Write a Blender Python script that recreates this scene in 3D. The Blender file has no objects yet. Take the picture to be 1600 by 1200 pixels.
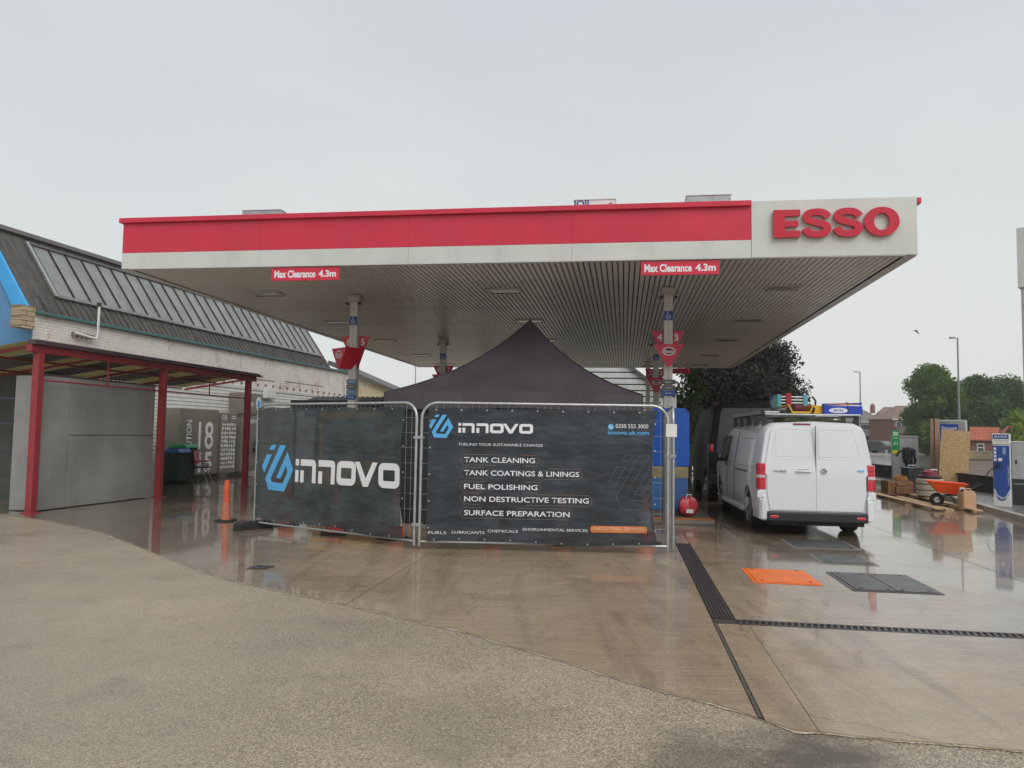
import bpy, bmesh, math, random
import numpy as np
from mathutils import Matrix, Vector, noise
random.seed(7)
rng = np.random.default_rng(5)
S = bpy.context.scene
COL = S.collection
R = math.radians
# ------------------------------------------------------------------ camera
EYE = 1.65
FPX, PITCH, ROLL = 1183.9, .0647, .0156
cam = bpy.data.cameras.new('camera'); cam.sensor_width = 36; cam.lens = FPX/1600*36
cam.clip_start = .05; cam.clip_end = 3000
camo = bpy.data.objects.new('camera', cam); COL.objects.link(camo)
CR = Matrix.Rotation(math.pi/2+PITCH, 3, 'X') @ Matrix.Rotation(ROLL, 3, 'Z')
camo.matrix_world = Matrix.Translation((0, 0, EYE)) @ CR.to_4x4()
S.camera = camo
def at(px, py, Y):
    """world point at real distance Y metres ahead, seen at photo pixel px, py"""
    d = CR @ Vector(((px-800)/FPX, -(py-600)/FPX, -1)); return Vector((0, 0, EYE)) + d*(Y/d.y)
def X(px, Y): return at(px, 680, Y).x
def Z(py, Y, px=1400): return at(px, py, Y).z
# ------------------------------------------------------------------ sky, sun, exposure
W = bpy.data.worlds.new('World'); S.world = W; W.use_nodes = True
nt = W.node_tree; nt.nodes.clear()
wo = nt.nodes.new('ShaderNodeOutputWorld'); bg = nt.nodes.new('ShaderNodeBackground')
sky = nt.nodes.new('ShaderNodeTexSky'); sky.sky_type = 'NISHITA'; sky.sun_disc = False
sky.sun_elevation = R(50); sky.sun_rotation = R(152); sky.air_density = 1.0; sky.dust_density = 3
tc = nt.nodes.new('ShaderNodeTexCoord'); sep = nt.nodes.new('ShaderNodeSeparateXYZ')
nz = nt.nodes.new('ShaderNodeTexNoise'); nz.inputs['Scale'].default_value = 1.6; nz.inputs['Detail'].default_value = 4
mp = nt.nodes.new('ShaderNodeMapping'); mp.inputs['Scale'].default_value = (1, 1, 2.6)
zr = nt.nodes.new('ShaderNodeValToRGB')
zr.color_ramp.elements[0].position = 0; zr.color_ramp.elements[0].color = (.675, .690, .680, 1)
zr.color_ramp.elements[1].position = 1; zr.color_ramp.elements[1].color = (.80, .84, .88, 1)
e = zr.color_ramp.elements.new(.22); e.color = (.600, .622, .622, 1)
e = zr.color_ramp.elements.new(.5); e.color = (.545, .568, .588, 1)
nr = nt.nodes.new('ShaderNodeMapRange'); nr.inputs['From Min'].default_value = .3; nr.inputs['From Max'].default_value = .7
nr.inputs['To Min'].default_value = 9.9; nr.inputs['To Max'].default_value = 10.9
sc = nt.nodes.new('ShaderNodeVectorMath'); sc.operation = 'SCALE'
mx = nt.nodes.new('ShaderNodeMix'); mx.data_type = 'RGBA'; mx.inputs['Factor'].default_value = .93
nt.links.new(tc.outputs['Generated'], sep.inputs[0]); nt.links.new(sep.outputs['Z'], zr.inputs[0])
nt.links.new(tc.outputs['Generated'], mp.inputs[0]); nt.links.new(mp.outputs[0], nz.inputs['Vector'])
nt.links.new(nz.outputs[0], nr.inputs['Value'])
nt.links.new(zr.outputs[0], sc.inputs[0]); nt.links.new(nr.outputs[0], sc.inputs['Scale'])
n2_ = nt.nodes.new('ShaderNodeTexNoise'); n2_.inputs['Scale'].default_value = 1.1; n2_.inputs['Detail'].default_value = 3; mp2 = nt.nodes.new('ShaderNodeMapping'); mp2.inputs['Location'].default_value = (3.3, 1.2, 0); nt.links.new(tc.outputs['Generated'], mp2.inputs[0]); nt.links.new(mp2.outputs[0], n2_.inputs['Vector'])
tr2 = nt.nodes.new('ShaderNodeValToRGB'); tr2.color_ramp.elements[0].position = .38; tr2.color_ramp.elements[0].color = (1.0, .99, .965, 1); tr2.color_ramp.elements[1].position = .62; tr2.color_ramp.elements[1].color = (.955, .975, 1.0, 1); nt.links.new(n2_.outputs[0], tr2.inputs[0])
tm = nt.nodes.new('ShaderNodeVectorMath'); tm.operation = 'MULTIPLY'; nt.links.new(sc.outputs[0], tm.inputs[0]); nt.links.new(tr2.outputs[0], tm.inputs[1])
nt.links.new(sky.outputs[0], mx.inputs[6]); nt.links.new(tm.outputs[0], mx.inputs[7])
nt.links.new(mx.outputs[2], bg.inputs[0]); bg.inputs[1].default_value = .1
nt.links.new(bg.outputs[0], wo.inputs[0])
sun = bpy.data.lights.new('sun', 'SUN'); sun.energy = 1.2; sun.angle = R(40); sun.color = (1, .97, .93)
suno = bpy.data.objects.new('sun', sun); COL.objects.link(suno)
suno.rotation_euler = (R(48), 0, R(28))
S.view_settings.view_transform = 'Standard'; S.view_settings.look = 'None'
S.view_settings.exposure = .26; S.view_settings.gamma = 1; S.view_settings.use_curve_mapping = False

# ------------------------------------------------------------------ materials
def lin(c):
    return tuple(((v/255)/12.92 if v/255 <= .04045 else (((v/255)+.055)/1.055)**2.4) for v in c)
class NT:
    def __init__(s, name):
        s.m = bpy.data.materials.new(name); s.m.use_nodes = True; s.t = s.m.node_tree
        s.b = s.t.nodes['Principled BSDF']; s.out = s.t.nodes['Material Output']
        s.c = s.t.nodes.new('ShaderNodeTexCoord').outputs['Object']
    def n(s, typ, **k):
        o = s.t.nodes.new('ShaderNode'+typ)
        for a, v in k.items(): setattr(o, a, v)
        return o
    def l(s, a, b): s.t.links.new(a, b)
    def map(s, scale=(1,1,1), rot=(0,0,0)):
        m = s.n('Mapping'); m.inputs['Scale'].default_value = scale; m.inputs['Rotation'].default_value = rot; s.l(s.c, m.inputs[0]); return m.outputs[0]
    def noise(s, scale, detail=4, rough=.55, vec=None):
        o = s.n('TexNoise'); o.inputs['Scale'].default_value = scale; o.inputs['Detail'].default_value = detail
        o.inputs['Roughness'].default_value = rough; s.l(vec or s.c, o.inputs['Vector']); return o.outputs['Fac']
    def ramp(s, fac, stops):
        r = s.n('ValToRGB'); el = r.color_ramp.elements
        while len(el) < len(stops): el.new(.5)
        for e, (p, c) in zip(el, stops):
            e.position = p; e.color = (*c, 1) if not isinstance(c, (int, float)) else (c, c, c, 1)
        s.l(fac, r.inputs[0]); return r.outputs[0]
    def mix(s, f, a, b, mode='MIX'):
        m = s.n('Mix', data_type='RGBA', blend_type=mode)
        for v, k in ((f, 0), (a, 6), (b, 7)):
            if hasattr(v, 'node'): s.l(v, m.inputs[k])
            else: m.inputs[k].default_value = v if isinstance(v, (int, float)) else (*v, 1)
        return m.outputs[2]
    def math(s, op, a, b=0):
        m = s.n('Math', operation=op)
        for v, k in ((a, 0), (b, 1)):
            if hasattr(v, 'node'): s.l(v, m.inputs[k])
            else: m.inputs[k].default_value = v
        return m.outputs[0]
    def bump(s, h, dist=.01, strength=1, prev=None):
        b = s.n('Bump'); b.inputs['Distance'].default_value = dist; b.inputs['Strength'].default_value = strength
        s.l(h, b.inputs['Height'])
        if prev: s.l(prev, b.inputs['Normal'])
        s.l(b.outputs[0], s.b.inputs['Normal']); return b.outputs[0]
    def col(s, v):
        if hasattr(v, 'node'): s.l(v, s.b.inputs['Base Color'])
        else: s.b.inputs['Base Color'].default_value = (*v, 1)
    def rough(s, v):
        if hasattr(v, 'node'): s.l(v, s.b.inputs['Roughness'])
        else: s.b.inputs['Roughness'].default_value = v
MC = {}
def mat(name, c, rough=.5, metal=0, var=.12, scale=3, bump=0, bscale=40, dirt=0, spec=.5, coat=0):
    """plain painted / plastic / metal surface with grain, dirt and roughness variation"""
    if name in MC: return MC[name]
    a = NT(name); n = a.noise(scale, 5, .6)
    lo = tuple(v*(1-var) for v in c); hi = tuple(min(1, v*(1+var)) for v in c)
    base = a.ramp(n, [(.3, lo), (.7, hi)])
    if dirt:
        d = a.ramp(a.noise(scale*1.7, 8, .7, a.map((1, 1, .25))), [(.5, 0), (.75, 1)])
        base = a.mix(a.math('MULTIPLY', d, dirt), base, (.07, .06, .045))
    a.col(base); a.b.inputs['Metallic'].default_value = metal
    a.rough(a.ramp(a.noise(scale*4, 3), [(.3, max(.02, rough*.8)), (.7, min(1, rough*1.2))]))
    a.b.inputs['Specular IOR Level'].default_value = spec; a.b.inputs['Coat Weight'].default_value = coat
    a.b.inputs['Coat Roughness'].default_value = .08
    if bump: a.bump(a.noise(bscale, 4), bump)
    MC[name] = a.m; return a.m

RED = (.52, .012, .040); 
m_red = mat('canopy_red', (.60, .020, .055), .38, var=.10, scale=.8, dirt=.16)
m_white = mat('fascia_white', (.60, .615, .575), .4, var=.07, scale=.9, dirt=.20)
m_letter = mat('letter_red', (.55, .010, .035), .3, var=.04)
m_void = mat('soffit_void', (.12, .115, .105), .8)
m_soffit = mat('soffit_slat', (.80, .775, .735), .35, var=.08, scale=1.2, dirt=.12)
m_dark = mat('dark_gap', (.018, .017, .016), .8)
m_black = mat('black_plastic', (.02, .02, .022), .45)
m_blackmetal = mat('black_metal', (.03, .03, .032), .4)
m_rubber = mat('rubber', (.022, .021, .02), .75, bump=.002, bscale=80)
m_galv = mat('galvanised', (.46, .48, .47), .38, metal=.85, var=.15, scale=14)
m_steel = mat('stainless', (.42, .42, .41), .32, metal=.8, var=.12, scale=5, dirt=.2)
m_colwhite = mat('column_white', (.60, .58, .53), .45, var=.05, dirt=.2)
m_tan = mat('tan_fitting', (.46, .42, .37), .5)
m_white2 = mat('white_print', (.78, .78, .80), .6, var=.03)
m_whitepl = mat('white_plastic', (.72, .72, .70), .4, dirt=.1)
m_bluesign = mat('blue_sign', (.015, .07, .30), .35)
m_bluepanel = mat('blue_panel', (.012, .12, .58), .38, var=.08)
m_logoblue = mat('logo_blue', (.10, .42, .78), .6, var=.03)
m_orange = mat('orange_print', (.62, .20, .06), .6)
m_orangecover = mat('orange_cover', (.80, .16, .015), .4, var=.15, bump=.003, bscale=60, dirt=.15)
m_cone = mat('cone_orange', (.75, .07, .02), .45)
m_conew = mat('cone_sleeve', (.8, .8, .78), .35)
m_signgrey = mat('sign_grey', (.10, .11, .11), .5)
m_grey = mat('grey_panel', (.27, .28, .265), .42, var=.22, scale=.8, dirt=.35)
m_baysteel = mat('bay_red_steel', (.30, .030, .040), .5, var=.22, scale=5, dirt=.5)
m_gutter = mat('purple_grey_gutter', (.075, .045, .055), .5)
m_teal = mat('teal_gutter', (.06, .16, .16), .5)
m_machine = mat('machine_grey', (.21, .195, .165), .5, dirt=.12)
m_cream = mat('cream_render', (.62, .52, .33), .8, dirt=.5)
m_slate = mat('dark_slate_roof', (.10, .09, .085), .6, bump=.02, bscale=6)
m_blue_wall = mat('blue_render', (.10, .26, .46), .6, dirt=.1)
m_bluebarge = mat('blue_barge_board', (.05, .38, .80), .5)
m_timber = None
def wood(name, c1, c2, s=2):
    a = NT(name); n = a.noise(s, 6, .6, a.map((14, 1.2, 14)))
    a.col(a.ramp(n, [(.3, c1), (.7, c2)])); a.rough(.55); a.bump(n, .004); return a.m
m_wood = wood('pale_sawn_timber', (.36, .21, .09), (.60, .42, .22))
m_wood2 = wood('weathered_timber', (.16, .09, .05), (.34, .22, .13))
CA_ROT = .1474
def concrete():
    a = NT('wet_concrete')
    n1 = a.noise(.55, 6, .6); n2 = a.noise(4, 6, .65); n3 = a.noise(60, 3, .6)
    base = a.ramp(n1, [(.25, (.200, .136, .078)), (.5, (.320, .228, .138)), (.75, (.42, .318, .212))])
    base = a.mix(.35, base, a.ramp(n2, [(.3, (.15, .108, .068)), (.7, (.42, .325, .225))]))
    base = a.mix(.25, base, a.ramp(n3, [(.35, (.19, .145, .10)), (.65, (.56, .46, .35))]))
    st = a.noise(1.3, 7, .7, a.map((1, .35, 1)))
    base = a.mix(a.ramp(st, [(.56, 0), (.72, .55)]), base, (.15, .11, .07))
    a.col(base)
    tr_ = a.noise(1.0, 6, .7, a.map((2.6, .22, 1), (0, 0, CA_ROT))); base = a.mix(a.ramp(tr_, [(.50, 0), (.68, .50)]), base, (.125, .088, .052))     # tyre and run-off streaks
    blot = a.noise(7, 6, .7); base = a.mix(a.ramp(blot, [(.66, 0), (.74, .5)]), base, (.10, .078, .052))
    cv = a.n('TexVoronoi', feature='DISTANCE_TO_EDGE'); cv.inputs['Scale'].default_value = .33
    wv = a.n('VectorMath', operation='ADD'); a.l(a.c, wv.inputs[0]); nv = a.n('TexNoise'); nv.inputs['Scale'].default_value = 1.6; nv.inputs['Detail'].default_value = 6; a.l(a.c, nv.inputs['Vector']); a.l(nv.outputs['Color'], wv.inputs[1]); a.l(wv.outputs[0], cv.inputs['Vector'])
    ck = a.math('MULTIPLY', a.ramp(cv.outputs['Distance'], [(0, 1), (.004, 0)]), a.ramp(a.noise(.5, 3), [(.47, 0), (.55, .7)])); base = a.mix(ck, base, (.05, .04, .03))
    grit = a.n('TexVoronoi'); grit.inputs['Scale'].default_value = 26; a.l(a.c, grit.inputs['Vector']); base = a.mix(a.math('MULTIPLY', a.ramp(grit.outputs['Distance'], [(.04, 1), (.10, 0)]), a.ramp(grit.outputs['Color'], [(.80, 0), (.86, .5)])), base, (.10, .08, .06))
    # water film: smooth where it stands, rougher where it has drained
    w = a.noise(.33, 5, .6); w2 = a.noise(2.4, 5, .6)
    ww = a.math('ADD', a.math('MULTIPLY', w, .75), a.math('MULTIPLY', w2, .25))
    sx = a.n('SeparateXYZ'); a.l(a.c, sx.inputs[0])
    low = a.n('MapRange'); a.l(a.math('ABSOLUTE', a.math('ADD', sx.outputs['X'], -.2)), low.inputs['Value'])     # the forecourt falls to both sides, water stands there
    low.inputs['From Min'].default_value = 1.5; low.inputs['From Max'].default_value = 5.5; low.inputs['To Min'].default_value = -.13; low.inputs['To Max'].default_value = .10
    ww = a.math('ADD', ww, low.outputs[0])
    wet = a.ramp(ww, [(.38, 0), (.60, 1)])
    a.col(a.mix(a.ramp(wet, [(.2, 0), (1, .45)]), base, (.10, .075, .05)))
    a.rough(a.ramp(wet, [(0, .27), (.5, .17), (1, .07)]))
    a.b.inputs['Specular IOR Level'].default_value = .55
    a.b.inputs['IOR'].default_value = 1.4
    rip = a.noise(4.5, 5, .65, a.map((.30, 2.2, 1)))
    b1 = a.bump(n3, .0012); a.bump(rip, .024, .55, b1)
    cw = a.ramp(wet, [(0, .30), (.5, .6), (1, 1)])
    a.l(cw, a.b.inputs['Coat Weight']); a.b.inputs['Coat Roughness'].default_value = .05; a.b.inputs['Coat IOR'].default_value = 1.36
    return a.m
m_conc = concrete()
def tarmac(name, wetlo=.18, wethi=.42, c=(1, 1, 1), k=1, bs=.8):
    a = NT(name)
    v = a.n('TexVoronoi'); v.inputs['Scale'].default_value = 105; a.l(a.c, v.inputs['Vector'])
    v2 = a.n('TexVoronoi'); v2.inputs['Scale'].default_value = 290; a.l(a.c, v2.inputs['Vector'])
    stone = a.ramp(v.outputs['Color'], [(.1, (.25*c[0]*k, .196*c[1]*k, .140*c[2]*k)), (.5, (.46*c[0]*k, .365*c[1]*k, .266*c[2]*k)), (.9, (.74*c[0]*k, .62*c[1]*k, .48*c[2]*k))])
    gaps = a.ramp(v.outputs['Distance'], [(.35, 1), (.8, .42)])
    base = a.mix(1, stone, gaps, 'MULTIPLY')
    sm_ = a.n('SeparateXYZ'); a.l(a.c, sm_.inputs[0]); mr_ = a.n('MapRange'); a.l(sm_.outputs['X'], mr_.inputs['Value']); mr_.inputs['From Min'].default_value = -5; mr_.inputs['From Max'].default_value = 1; mr_.inputs['To Min'].default_value = .55; mr_.inputs['To Max'].default_value = 0
    base = a.mix(a.math('ADD', mr_.outputs[0], a.ramp(a.noise(.45, 5, .6), [(.35, .05), (.65, .35)])), base, (.345*c[0]*k, .290*c[1]*k, .222*c[2]*k))     # worn smooth in places
    n = a.noise(.35, 6, .6); n2 = a.noise(1.7, 6, .65)
    base = a.mix(1, base, a.ramp(n, [(.3, (.80, .80, .79)), (.7, (1.18, 1.16, 1.13))]), 'MULTIPLY')
    base = a.mix(a.ramp(n2, [(.55, 0), (.76, .40)]), base, (.12, .095, .068)); n4 = a.noise(6, 7, .75); base = a.mix(a.ramp(n4, [(.62, 0), (.74, .35)]), base, (.08, .07, .05))
    for (px_, py_, rad_, amt_) in ((1.62, 4.02, .55, .95), (1.0, 3.9, .6, .6), (-.2, 4.5, .7, .22)):      # oil and moss stains
        vm = a.n('VectorMath', operation='DISTANCE'); a.l(a.c, vm.inputs[0]); vm.inputs[1].default_value = (px_, py_, 0)
        dd = a.math('ADD', a.math('DIVIDE', vm.outputs['Value'], rad_), a.math('MULTIPLY', a.math('SUBTRACT', a.noise(3.5, 7, .7), .5), 1.6))
        base = a.mix(a.ramp(dd, [(.25, amt_ if k > .9 else 0), (1.05, 0)]), base, (.075, .062, .035))
    a.col(base); a.rough(a.ramp(a.noise(.5, 5), [(.35, wetlo), (.65, wethi)]))
    h = a.math('ADD', a.math('MULTIPLY', v.outputs['Distance'], -1), a.math('MULTIPLY', v2.outputs['Distance'], -.4))
    a.bump(h, .0040, bs)
    a.b.inputs['Specular IOR Level'].default_value = .7
    return a.m
m_tarmac = tarmac('worn_tarmac')
m_road = tarmac('wet_road_asphalt', .10, .22, (.82, .95, 1.15), .42, .12)
def brickmat(name, c1, c2, mortar, scale=1, rough=.85, peel=None, bumpd=.006, rot=(R(90), 0, 0)):
    a = NT(name); b = a.n('TexBrick'); a.l(a.map((1, 1, 1), rot), b.inputs['Vector'])
    b.inputs['Scale'].default_value = 1; b.inputs['Brick Width'].default_value = .225*scale; b.inputs['Row Height'].default_value = .075*scale
    b.inputs['Mortar Size'].default_value = .008*scale; b.inputs['Mortar Smooth'].default_value = .3
    b.inputs['Color1'].default_value = (*c1, 1); b.inputs['Color2'].default_value = (*c2, 1); b.inputs['Mortar'].default_value = (*mortar, 1)
    base = b.outputs['Color']
    base = a.mix(.3, base, a.ramp(a.noise(1.2, 7, .65), [(.3, tuple(v*.6 for v in c1)), (.7, tuple(min(1, v*1.2) for v in c2))]))
    if peel:
        p = a.noise(1.1, 9, .75); base = a.mix(a.ramp(p, [(.53, 0), (.60, .8)]), base, peel)
        p2 = a.noise(5, 8, .8, a.map((1, 1, .3))); base = a.mix(a.ramp(p2, [(.56, 0), (.70, .75)]), base, (.16, .13, .10))
    a.col(base); a.rough(rough); a.bump(a.math('MULTIPLY', b.outputs['Fac'], -1), bumpd); return a.m
m_whitebrick = brickmat('painted_white_brick', (.86, .84, .78), (.78, .75, .69), (.66, .63, .56), peel=(.54, .43, .34), bumpd=.01)
m_brick = brickmat('red_brick', (.21, .068, .045), (.155, .052, .038), (.26, .22, .19), 2.2)
m_redbrick = brickmat('orange_red_brick', (.28, .085, .045), (.2, .06, .04), (.3, .24, .2), 2.0)
m_tanbrick = brickmat('tan_brick', (.56, .45, .30), (.46, .36, .23), (.16, .12, .08), 1.6, bumpd=.02)
def tiles(name, c1, c2):
    a = NT(name); b = a.n('TexBrick'); a.l(a.c, b.inputs['Vector'])
    b.inputs['Scale'].default_value = 1; b.inputs['Brick Width'].default_value = .33; b.inputs['Row Height'].default_value = .28; b.inputs['Mortar Size'].default_value = .02
    b.inputs['Color1'].default_value = (*c1, 1); b.inputs['Color2'].default_value = (*c2, 1); b.inputs['Mortar'].default_value = tuple(v*.45 for v in c1)+(1,)
    a.col(a.mix(.3, b.outputs['Color'], a.ramp(a.noise(.8, 7), [(.3, tuple(v*.6 for v in c1)), (.7, tuple(v*1.3 for v in c2))]))); a.rough(.6)
    a.bump(b.outputs['Fac'], -.02); return a.m
m_tilegrey = tiles('grey_roof_tile', (.16, .135, .12), (.21, .18, .16))
m_tilebrown = tiles('brown_roof_tile', (.20, .12, .09), (.26, .17, .13))
m_tileorange = tiles('orange_roof_tile', (.34, .075, .03), (.42, .11, .045))
def shingle():
    a = NT('mossy_felt_shingle'); n = a.noise(3.5, 8, .75); s = a.noise(1, 4, .6, a.map((16, 1, 1)))
    base = a.ramp(n, [(.3, (.035, .032, .028)), (.55, (.085, .078, .07)), (.75, (.16, .15, .13))])
    base = a.mix(.45, base, a.ramp(s, [(.35, (.03, .028, .025)), (.65, (.15, .14, .13))])); a.col(base); a.rough(.8); a.bump(n, .03); return a.m
m_shingle = shingle()
def glassy(name, c, rough=.15):
    a = NT(name); a.col(a.ramp(a.noise(1.5, 6, .6), [(.3, tuple(v*.8 for v in c)), (.7, tuple(v*1.2 for v in c))])); a.rough(rough)
    a.b.inputs['Specular IOR Level'].default_value = .6; return a.m
m_pane = glassy('dirty_rooflight_glass', (.22, .23, .22), .45)
m_glass = glassy('dark_window_glass', (.03, .035, .04), .06)
m_tint = glassy('vehicle_glass', (.012, .014, .016), .04)
def osb():
    a = NT('strand_board'); v = a.n('TexVoronoi'); v.inputs['Scale'].default_value = 22; a.l(a.map((1, 1, 2.2)), v.inputs['Vector'])
    n = a.noise(30, 5, .7, a.map((3, 1, 1))); base = a.ramp(v.outputs['Color'], [(.1, (.30, .17, .06)), (.5, (.52, .33, .13)), (.9, (.70, .50, .25))])
    base = a.mix(.4, base, a.ramp(n, [(.35, (.24, .13, .05)), (.65, (.68, .48, .24))])); a.col(base); a.rough(.6); a.bump(n, .003); return a.m
m_osb = osb()
def leafmat(name, dark, mid, light, tr=.3):
    a = NT(name); g = a.n('NewGeometry'); r = g.outputs['Random Per Island']
    base = a.mix(.5, a.ramp(r, [(0, dark), (.5, mid), (1, light)]), a.ramp(a.noise(.7, 4, .6), [(.3, dark), (.7, light)]))
    a.col(base); a.rough(.5); a.b.inputs['Specular IOR Level'].default_value = .35
    t = a.n('BsdfTranslucent'); a.l(base, t.inputs[0]); m = a.n('MixShader'); m.inputs[0].default_value = tr
    a.l(a.b.outputs[0], m.inputs[1]); a.l(t.outputs[0], m.inputs[2]); a.l(m.outputs[0], a.out.inputs[0]); return a.m
m_leaf = leafmat('green_leaves', (.035, .075, .010), (.085, .165, .020), (.16, .26, .04), .4)
m_leaf2 = leafmat('deep_green_leaves', (.026, .062, .012), (.058, .122, .022), (.11, .19, .035), .35)
m_leafy = leafmat('yellow_green_leaves', (.12, .19, .02), (.2, .3, .03), (.3, .4, .05))
m_leafp = leafmat('copper_leaves', (.020, .013, .014), (.040, .028, .026), (.070, .068, .045))
m_bark = mat('bark', (.06, .045, .035), .9, bump=.03, bscale=8)
def see(name, base, alpha):
    """woven mesh cloth: a share of the light goes straight through the weave"""
    a = NT(name); n = a.noise(2.2, 6, .6, a.map((1, 1, 1))); a.col(a.ramp(n, [(.34, tuple(v*.55 for v in base)), (.5, base), (.68, tuple(v*1.6 for v in base))])); a.rough(.5)
    w = a.noise(2.6, 3, .5, a.map((1, 1, 2.4), (0, R(35), 0))); w2 = a.noise(9, 3, .5, a.map((.5, 1, 2), (0, R(-20), 0)))
    b1 = a.bump(w, .05, .55); a.bump(w2, .006, .35, b1)
    t = a.n('BsdfTransparent'); m = a.n('MixShader'); m.inputs[0].default_value = alpha
    a.l(a.b.outputs[0], m.inputs[1]); a.l(t.outputs[0], m.inputs[2]); a.l(m.outputs[0], a.out.inputs[0]); return a.m
m_banner = see('dark_mesh_banner', (.026, .034, .043), .08)
m_banner2 = see('dark_mesh_banner_thin', (.034, .046, .050), .09)
def cloth(name, c):
    a = NT(name); n = a.noise(1.2, 6, .6); a.col(a.ramp(n, [(.3, tuple(v*.75 for v in c)), (.7, tuple(v*1.3 for v in c))])); a.rough(.6)
    w = a.noise(1.3, 3, .5, a.map((2, 2, .5))); w3 = a.noise(7, 4, .5, a.map((1, 1, .5))); a.bump(w3, .012, .5, a.bump(w, .09, .6)); return a.m
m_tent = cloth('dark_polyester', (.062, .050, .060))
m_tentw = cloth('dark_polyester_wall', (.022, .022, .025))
def trans(name, c, tr):
    a = NT(name); n = a.noise(3, 6); base = a.ramp(n, [(.3, tuple(v*.8 for v in c)), (.7, tuple(min(1, v*1.1) for v in c))]); a.col(base); a.rough(.5)
    t = a.n('BsdfTranslucent'); a.l(base, t.inputs[0]); m = a.n('MixShader'); m.inputs[0].default_value = tr
    a.l(a.b.outputs[0], m.inputs[1]); a.l(t.outputs[0], m.inputs[2]); a.l(m.outputs[0], a.out.inputs[0]); return a.m
m_yellow_sheet = trans('yellowed_clear_sheet', (.50, .45, .27), .55)
m_van = mat('van_white_paint', (.74, .76, .78), .35, var=.015, scale=1, coat=.35)
m_vandark = mat('van_dark_paint', (.012, .012, .018), .55, var=.1, spec=.2)
m_vangrey = mat('van_grey_door', (.07, .07, .075), .4, coat=.2)
m_tail = mat('tail_lamp_red', (.55, .004, .02), .15, coat=1, var=.25, scale=20)
m_tread = NT('tread_plate'); m_tread.col(m_tread.ramp(m_tread.noise(5, 6), [(.3, (.03, .033, .037)), (.7, (.085, .09, .095))]))
_w = m_tread.n('TexVoronoi'); _w.inputs['Scale'].default_value = 32; m_tread.l(m_tread.c, _w.inputs['Vector']); m_tread.bump(_w.outputs['Distance'], .006); m_tread.rough(.3); m_tread = m_tread.m

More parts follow.
